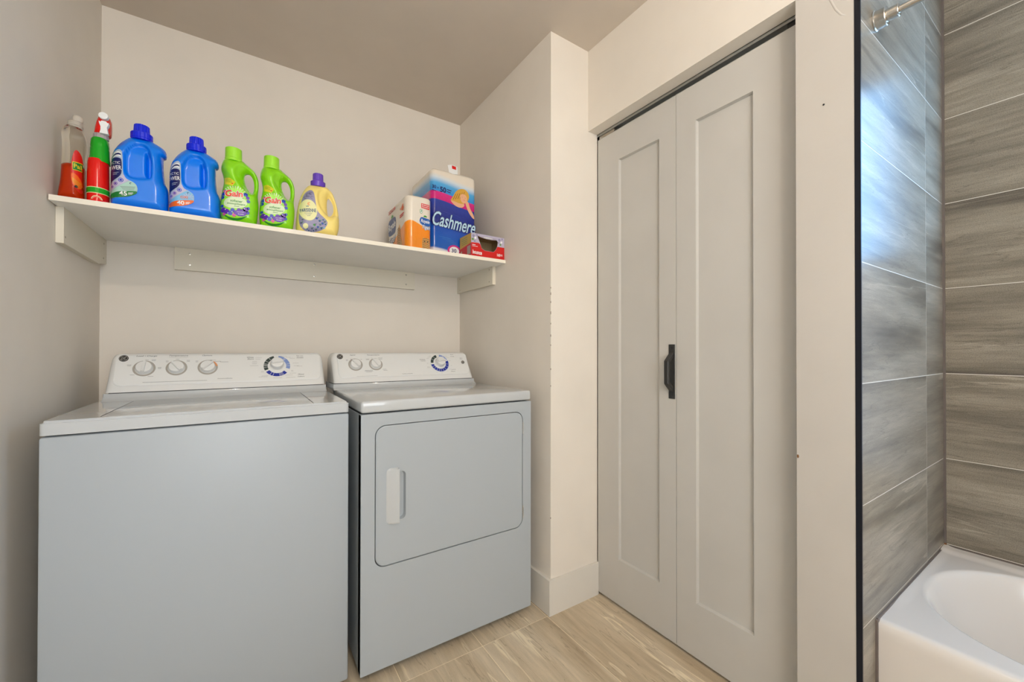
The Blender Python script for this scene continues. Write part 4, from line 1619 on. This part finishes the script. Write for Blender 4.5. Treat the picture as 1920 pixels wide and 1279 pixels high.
ltblue_p = pl('print_ice_blue', (186, 222, 242), .35)
CM = [white_p, navy_p, mat('print_magenta', srgb(206, 40, 130), .35), skin_p, blond_p, red_p, pl('print_ice', (196, 228, 244), .35), pl('print_royal', (40, 74, 178), .35), pl('print_brown', (140, 92, 36), .35), pl('print_mid_blue', (40, 130, 206), .35)]
# name in white script with dark edge
ff.text(bm, 'Cashmere', 122, 184, 236, 76, .0006, 1, rot=-4, shear=.3, bold=.05)
ff.text(bm, 'Cashmere', 122, 184, 230, 70,   .0010, 6, rot=-4, shear=.3, bold=.012)
obj('brand_print', bm, CM, cash, norm=False)
bm = NB()
ff.text(bm, '30', 14, 340, 20, 17, .0008, 1, bold=.02)
ff.text(bm, '=', 33, 338, 8, 6, .0008, 1, bold=.02)
ff.text(bm, '50', 60, 334, 32, 27, .0008, 1, bold=.035)
ff.patch(bm, [(80, 342), (104, 339), (104, 335), (80, 338)], .0008, 1)
ff.patch(bm, [(80, 332), (100, 329), (100, 325), (80, 328)], .0008, 1)
ff.patch(bm, [(2, 325), (24, 323), (24, 320), (2, 322)], .0008, 1)
obj('count_print', bm, CM, cash, norm=False)
bm = NB()
# reclining figure: hair, face, shoulder, arm
ff.patch(bm, [(96, 290), (112, 312), (128, 342), (150, 358), (176, 362), (196, 348), (202, 326), (194, 306), (176, 288), (150, 280), (120, 288)], .0008, 4, 2)
ff.patch(bm, [(150, 326), (162, 336), (180, 334), (190, 320), (188, 302), (176, 290), (162, 290), (152, 304)], .0012, 3, 2)
ff.patch(bm, [(96, 292), (120, 290), (150, 284), (176, 288), (172, 272), (150, 262), (120, 270)], .0011, 3, 1)
ff.patch(bm, [(184, 308), (198, 298), (204, 272), (226, 242), (232, 220), (222, 222), (202, 242), (186, 272), (178, 294)], .0014, 3, 2)
for k in range(5):
    ff.patch(bm, [(112 + k * 12, 298 + k * 4), (126 + k * 12, 328 + k * 5), (128 + k * 12, 327 + k * 5), (115 + k * 12, 297 + k * 4)], .0011, 8, 0)
ff.patch(bm, [(168, 307), (178, 306), (173, 304)], .0015, 5, 0)
ff.patch(bm, [(158, 318), (164, 320), (164, 318.5)], .0015, 8, 0)
ff.patch(bm, [(174, 318), (181, 317), (180, 315.5)], .0015, 8, 0)
obj('figure_print', bm, CM, cash, norm=False)
bm = NB()
# highlight lines in the blue field
for k in range(5):
    ff.patch(bm, [(20 + k * 18, 108 - k * 9), (90 + k * 18, 104 - k * 9), (110 + k * 12, 101 - k * 9), (90 + k * 18, 102 - k * 9)], .0006, 9, 1)
obj('wave_print', bm, CM, cash, norm=False)
bm = NB()
for k in range(4):
    ff.patch(bm, [(8, 232 - k * 9), (100 + k * 20, 226 - k * 8), (210, 212 - k * 7), (100 + k * 20, 224 - k * 8)], .0006, 7, 1)
obj('wave_print', bm, CM, cash, norm=False)
bm = NB()
# round pink badge
ff.patch(bm, circle(120, 46, 36, 28, 28), .0008, 2)
ff.patch(bm, circle(120, 46, 26, 26, 20), .0012, 0)
ff.text(bm, '30', 118, 46, 26, 19, .0016, 1, bold=.02)
obj('badge_print', bm, CM, cash, norm=False)
fs = Flat(Frame((CX0, CY1, ZS), (0, -1, 0), (0, 0, 1), (-1, 0, 0)))
bm = NB()
fs.text(bm, '50', 34, 300, 34, 22, .0008, 1, bold=.02)
obj('side_print', bm, CM, cash, norm=False)
bm = NB()
fs.patch(bm, [(110, 322), (160, 328), (160, 324), (110, 318)], .0008, 1)
fs.patch(bm, [(120, 312), (158, 316), (158, 312), (120, 308)], .0008, 1)
obj('side_caption', bm, CM, cash, norm=False)
# carrying tag on the top
bm = NB()
FTg = Frame((.862, CY0 + .02, ZS + CH - .020), (1, 0, 0), (0, .22, .97), (0, -.97, .22))
plate(bm, FTg, mm([(-20, 0), (22, 0), (28, 62), (-6, 66), (-26, 58)]), [], -.001, 0)
obj('carry_tag', bm, white_p, cash, label='white paper tag with red mark')
bm = NB()
Flat(FTg).patch(bm, [(-4, 44), (18, 42), (19, 60), (-3, 62)], .0005, 0)
obj('tag_print', bm, red_p, bpy.data.objects['carry_tag'], norm=False)

# kitchen towel pack with orange wave
RX0, RX1, RY0, RY1, RH = .5835, .7015, 1.714, 1.994, .246
roy_m = zband_mat('orange_towel_wrap', 0, RH, [(0, srgb(240, 140, 14)), (.20, srgb(246, 140, 8)), (.285, srgb(248, 146, 14)), (.29, wrap_w), (1, wrap_w)], slope=0, wave=(.014, 34), yslope=.32)
roy = thing('paper_towel_pack', 'small white and orange pack of paper towels in front of the blue toilet paper', 'paper towels', ((RX0 + RX1) / 2, (RY0 + RY1) / 2, ZS))
bm = NB(); pack_body(bm, RX0, RX1, RY0, RY1, ZS, ZS + RH, 1, 2, .014, .030)
obj('wrapper', bm, roy_m, roy, smooth=40)
cat_p = pl('print_tabby', (150, 100, 44), .35)
catl_p = pl('print_tabby_light', (206, 160, 92), .35)
logo_p = pl('print_logo_blue', (28, 90, 170), .35)
RM = [white_p, logo_p, red_p, cat_p, catl_p, dgreen_p, orange_p, ink_m, pl('print_slate', (70, 92, 140), .35)]
fr_ = Flat(Frame((RX0, RY0, ZS), (1, 0, 0), (0, 0, 1), (0, -1, 0)))
bm = NB()
fr_.patch(bm, [(66, 210), (104, 208), (104, 186), (66, 190)], .0006, 2)
fr_.text(bm, 'BONUS', 85, 203, 32, 6, .0010, 0, rot=-2, bold=.02)
fr_.text(bm, 'ROULEAU', 85, 194.5, 32, 5.5, .0010, 0, rot=-2, bold=.02)
obj('banner_print', bm, RM, roy, norm=False)
bm = NB()
fr_.patch(bm, circle(66, 174, 7, 18, 10), .0006, 5)
fr_.patch(bm, circle(66, 174, 5.5, 18, 8), .0009, 0)
fr_.patch(bm, [(63, 168), (70, 176), (66, 181)], .0012, 5)
fr_.patch(bm, [(60, 140), (66, 150), (88, 147), (110, 142), (110, 112), (88, 110), (64, 118), (58, 128)], .0006, 1, 1)
fr_.text(bm, 'Royale', 85, 130, 40, 20, .0010, 0, rot=-4, shear=.15, bold=.02)
fr_.patch(bm, [(74, 152), (84, 160), (96, 152), (86, 150)], .0010, 5, 1)
fr_.text(bm, 'Tiger', 89, 103, 40, 22, .0009, 1, rot=-6, shear=.1, bold=.07)
fr_.text(bm, 'Tiger', 89, 103, 38, 20, .0013, 0, rot=-6, shear=.1, bold=.012)
obj('brand_print', bm, RM, roy, norm=False)
bm = NB()
fr_.patch(bm, [(72, 4), (70, 40), (76, 62), (82, 54), (92, 54), (98, 62), (104, 52), (106, 30), (106, 4)], .0006, 4, 1)
for k in range(6):
    fr_.patch(bm, [(73, 10 + k * 8), (88, 15 + k * 8), (105, 9 + k * 8), (105, 12.5 + k * 8), (88, 18 + k * 8), (73, 13.5 + k * 8)], .0010, 3, 0)
fr_.patch(bm, circle(82, 42, 3, 8), .0014, 7); fr_.patch(bm, circle(96, 42, 3, 8), .0014, 7)
fr_.patch(bm, [(86, 34), (92, 34), (89, 30)], .0014, 2)
obj('cat_print', bm, RM, roy, norm=False)
fl2 = Flat(Frame((RX0, RY1, ZS), (0, -1, 0), (0, 0, 1), (-1, 0, 0)))     # u runs from the back to the front edge
bm = NB()
fl2.text(bm, 'BONUS PACK', 70, 222, 96, 12, .0010, 0, bold=.02)
fl2.patch(bm, [(18, 214), (122, 216), (122, 230), (18, 230)], .0006, 2)
obj('banner_print', bm, RM, roy, norm=False)
bm = NB()
fl2.text(bm, '6', 228, 196, 34, 30, .0008, 6, bold=.06)
fl2.text(bm, '=', 200, 194, 12, 9, .0008, 6, bold=.04)
fl2.patch(bm, [(190, 168), (246, 170), (246, 164), (190, 162)], .0008, 2)
fl2.patch(bm, [(190, 159), (240, 161), (240, 156), (190, 154)], .0008, 2)
obj('count_print', bm, RM, roy, norm=False)
bm = NB()
fl2.patch(bm, [(14, 172), (40, 186), (110, 186), (136, 172), (132, 112), (100, 104), (30, 106), (16, 120)], .0006, 8, 1)
fl2.text(bm, 'Royale', 74, 145, 108, 44, .0010, 0, rot=4, shear=.15, bold=.02)
fl2.patch(bm, [(56, 188), (76, 204), (100, 190), (78, 186)], .0010, 5, 1)
fl2.text(bm, 'Tiger', 82, 76, 104, 48, .0009, 8, rot=8, shear=.15, bold=.08)
fl2.text(bm, 'Tiger', 82, 76, 100, 44, .0013, 0, rot=8, shear=.15, bold=.012)
obj('brand_print', bm, RM, roy, norm=False)
bm = NB()
fl2.patch(bm, [(150, 4), (154, 70), (168, 112), (186, 134), (198, 108), (206, 60), (222, 40), (226, 4)], .0007, 4, 1)
for k in range(10):
    fl2.patch(bm, [(156, 8 + k * 11), (178, 14 + k * 11), (204 - k, 8 + k * 10), (204 - k, 12 + k * 10), (178, 19 + k * 11), (156, 13 + k * 11)], .0011, 3, 0)
fl2.patch(bm, [(214, 6), (222, 34), (232, 26), (244, 24), (246, 8)], .0011, 6, 1)
obj('cat_print', bm, RM, roy, norm=False)

# dryer sheet box, torn open at the front
TX0, TX1, TY0, TY1, THh = .882, 1.0645, 1.682, 1.800, .1095
tis = thing('dryer_sheet_box', 'small red and lilac dryer sheet box with torn open front, rightmost on the shelf', 'box', ((TX0 + TX1) / 2, (TY0 + TY1) / 2, ZS))
board_m = pl('card_inside', (186, 160, 118), .8)
redc_m = pl('card_red', (206, 26, 22), .4)
lil_m = pl('card_lilac', (188, 180, 200), .4)
yel_m = pl('card_yellow', (206, 172, 66), .4)
bm = NB()
bx(bm, TX0, TX1, TY0, TY1, ZS, ZS + .0008, mi=0)
bx(bm, TX0, TX1, TY1 - .0008, TY1, ZS, ZS + THh, mi=0)
bx(bm, TX1 - .0008, TX1, TY0, TY1, ZS, ZS + THh, mi=0)
bx(bm, TX0, TX0 + .0008, TY0, TY1, ZS, ZS + THh, mi=0)
bx(bm, TX0, TX1, TY0, TY1, ZS + THh - .0008, ZS + THh, mi=0)
obj('carton', bm, board_m, tis)
FTi = Frame((TX0, TY0, ZS), (1, 0, 0), (0, 0, 1), (0, -1, 0))
bm = NB()
W_ = TX1 - TX0
hole = mm([(32, 100), (48, 64), (56, 42), (72, 34), (122, 34), (134, 46), (142, 62), (146, 84), (140, 92), (70, 100)])
plate(bm, FTi, [(0, 0), (W_, 0), (W_, THh), (0, THh)], [hole], 0, .0009)
obj('front_panel', bm, lil_m, tis)
bm = NB()
fx = Flat(FTi)
redp = [(0, 1), (W_ * 1000, 1), (W_ * 1000, 62), (143, 62), (134, 45), (122, 33), (72, 33), (56, 41), (47, 62), (38, 66), (0, 64)]
fx.patch(bm, redp, .0013, 0)
fx.text(bm, 'bounce', 32, 21, 50, 20, .0017, 1, rot=-2, bold=.03)
fx.patch(bm, [(5, 56), (22, 56), (22, 53), (5, 53)], .0017, 1)
fx.patch(bm, [(5, 49), (34, 49), (34, 47), (5, 47)], .0017, 1)
fx.text(bm, '160', 150, 22, 18, 14, .0017, 1, bold=.02)
fx.patch(bm, [(160, 26), (172, 26), (172, 24), (160, 24)], .0017, 1)
fx.patch(bm, [(160, 21), (172, 21), (172, 19), (160, 19)], .0017, 1)
for cx, cz, r, m in ((12, 96, 7, 2), (22, 88, 6, 3), (8, 80, 6, 4), (30, 102, 5, 2), (154, 96, 7, 2), (166, 86, 6, 3), (160, 74, 5, 4), (150, 82, 4, 2), (170, 102, 5, 2), (18, 72, 5, 2)):
    fx.patch(bm, circle(cx, cz, r, 8), .0012, m)
obj('front_print', bm, [redc_m, white_p, pl('print_grey_violet', (150, 146, 176), .4), white_p, pl('print_leaf', (104, 150, 70), .4)], tis, norm=False)
# the flap hanging out over the opening
FFl = Frame((TX0 + .030, TY0 - .001, ZS + .1005), (1, 0, 0), (0, -.80, -.60), (0, -.6, .8))
bm = NB()
plate(bm, FFl, mm([(0, 0), (110, -6), (96, 22), (70, 30), (38, 28), (14, 16)]), [], -.0006, 0)
flap = obj('flap', bm, lil_m, tis)
bm = NB()
Flat(FFl).patch(bm, circle(56, 13, 26, 22, 10), .0006, 0)
obj('flap_print', bm, white_p, flap, norm=False)
# printed left end
fe = Flat(Frame((TX0, TY1, ZS), (0, -1, 0), (0, 0, 1), (-1, 0, 0)))
bm = NB()
fe.patch(bm, [(0, 1), (118, 1), (118, 62), (0, 52)], .0004, 0)
fe.patch(bm, [(0, 52), (118, 62), (118, 108), (0, 108)], .0004, 1)
for k in range(4):
    fe.patch(bm, [(22, 96 - k * 9), (80, 98 - k * 9), (80, 96 - k * 9), (22, 94 - k * 9)], .0007, 2)
fe.patch(bm, [(78, 14), (112, 12), (112, 54), (78, 52)], .0007, 3)
fe.patch(bm, [(10, 10), (24, 10), (24, 40), (10, 38)], .0007, 3)
obj('end_print', bm, [redc_m, yel_m, dgreen_p, pl('print_grey', (170, 160, 140), .4)], tis, norm=False)

# ================================================================== bathtub and curtain rod
UX0, UX1, UY0, UY1, UZ = 1.3795, XT - .001, YF + .02, YT - .001, .398
tub = thing('bathtub', 'white acrylic alcove bathtub below the grey tiled shower walls', 'bathtub', ((UX0 + UX1) / 2, (UY0 + UY1) / 2, 0))
bm = NB()
nx, ny = 150, 220
# grid denser near the visible end
gx = np.linspace(UX0, UX1, nx)
gy = UY1 - (UY1 - UY0) * np.linspace(0, 1, ny) ** 1.35
X, Y = np.meshgrid(gx, gy)
bcx, ba = 1.742, .286
by1, by0 = UY1 - .030, UY0 + .06
bcy, bb = (by1 + by0) / 2, (by1 - by0) / 2
ex = 2.3


def basin(X, Y):
    # stadium-like opening: straight sides, elliptical ends
    ry = np.clip((np.abs(Y - bcy) - (bb - .30)) / .30, 0, None)
    # front edge sweeps gently inwards towards the end
    rx = np.abs(X - bcx) / ba
    r = (np.abs(rx) ** ex + np.abs(ry) ** ex) ** (1 / ex)
    return r


r = basin(X, Y)
wall = smooth01((1.03 - r) / .42)
Z = UZ - .33 * wall
# the rim rolls over to the apron, and lifts a little along the tile
roll_ = np.clip((UX0 + .022 - X) / .022, 0, 1)
Z = Z - .022 * (1 - np.sqrt(np.clip(1 - roll_ ** 2, 0, 1)))
Z = Z + .006 * smooth01((X - (UX1 - .07)) / .035) + .004 * smooth01((Y - (UY1 - .03)) / .03) * smooth01((X - UX0 - .1) / .1)
vg = [[bm.verts.new((X[j, i], Y[j, i], Z[j, i])) for i in range(nx)] for j in range(ny)]
for j in range(ny - 1):
    for i in range(nx - 1):
        bm.faces.new([vg[j][i], vg[j][i + 1], vg[j + 1][i + 1], vg[j + 1][i]])
# apron down to the floor
low = [[bm.verts.new((UX0 - .000, Y[j, 0], z)) for z in (.36, .10, .03, .0)] for j in range(ny)]
for j in range(ny - 1):
    a = [vg[j][0]] + low[j]; b = [vg[j + 1][0]] + low[j + 1]
    for k in range(4):
        bm.faces.new([a[k], a[k + 1], b[k + 1], b[k]])
obj('shell', bm, tub_m, tub, smooth='all')
bm = NB()
lathe(bm, Frame((1.76, -.93, UZ - .331), (1, 0, 0), (0, 1, 0), (0, 0, 1)), [(.03, 0), (.03, .003), (.02, .004)], 24)
obj('drain', bm, steel_m, tub, smooth=True)

RXc, RZc = 1.386, 1.968
rod = thing('shower_curtain_rod', 'brushed nickel shower curtain rod fixed high on the tiled end wall', 'curtain rod', (RXc, YT, RZc))
FRd = Frame((RXc, YT, RZc), (1, 0, 0), (0, 0, 1), (0, -1, 0))
bm = NB()
lathe(bm, FRd, [(.0085, .02), (.0085, YT - YF - .02)], 24)
obj('tube', bm, steel_m, rod, smooth=True)
for s_, lo in ((1, 0), (-1, YT - YF)):
    bm = NB()
    lathe(bm, Frame(FRd(0, 0, lo), FRd.u, FRd.v, FRd.n * s_), [(.0255, 0), (.0255, .003), (.0235, .0045), (.0225, .022), (.0235, .024), (.0225, .0255), (.0150, .0262), (.0148, .046), (.0160, .0475), (.0150, .049), (.0092, .0495)], 36)
    obj('flange', bm, steel_m, rod, smooth=30)
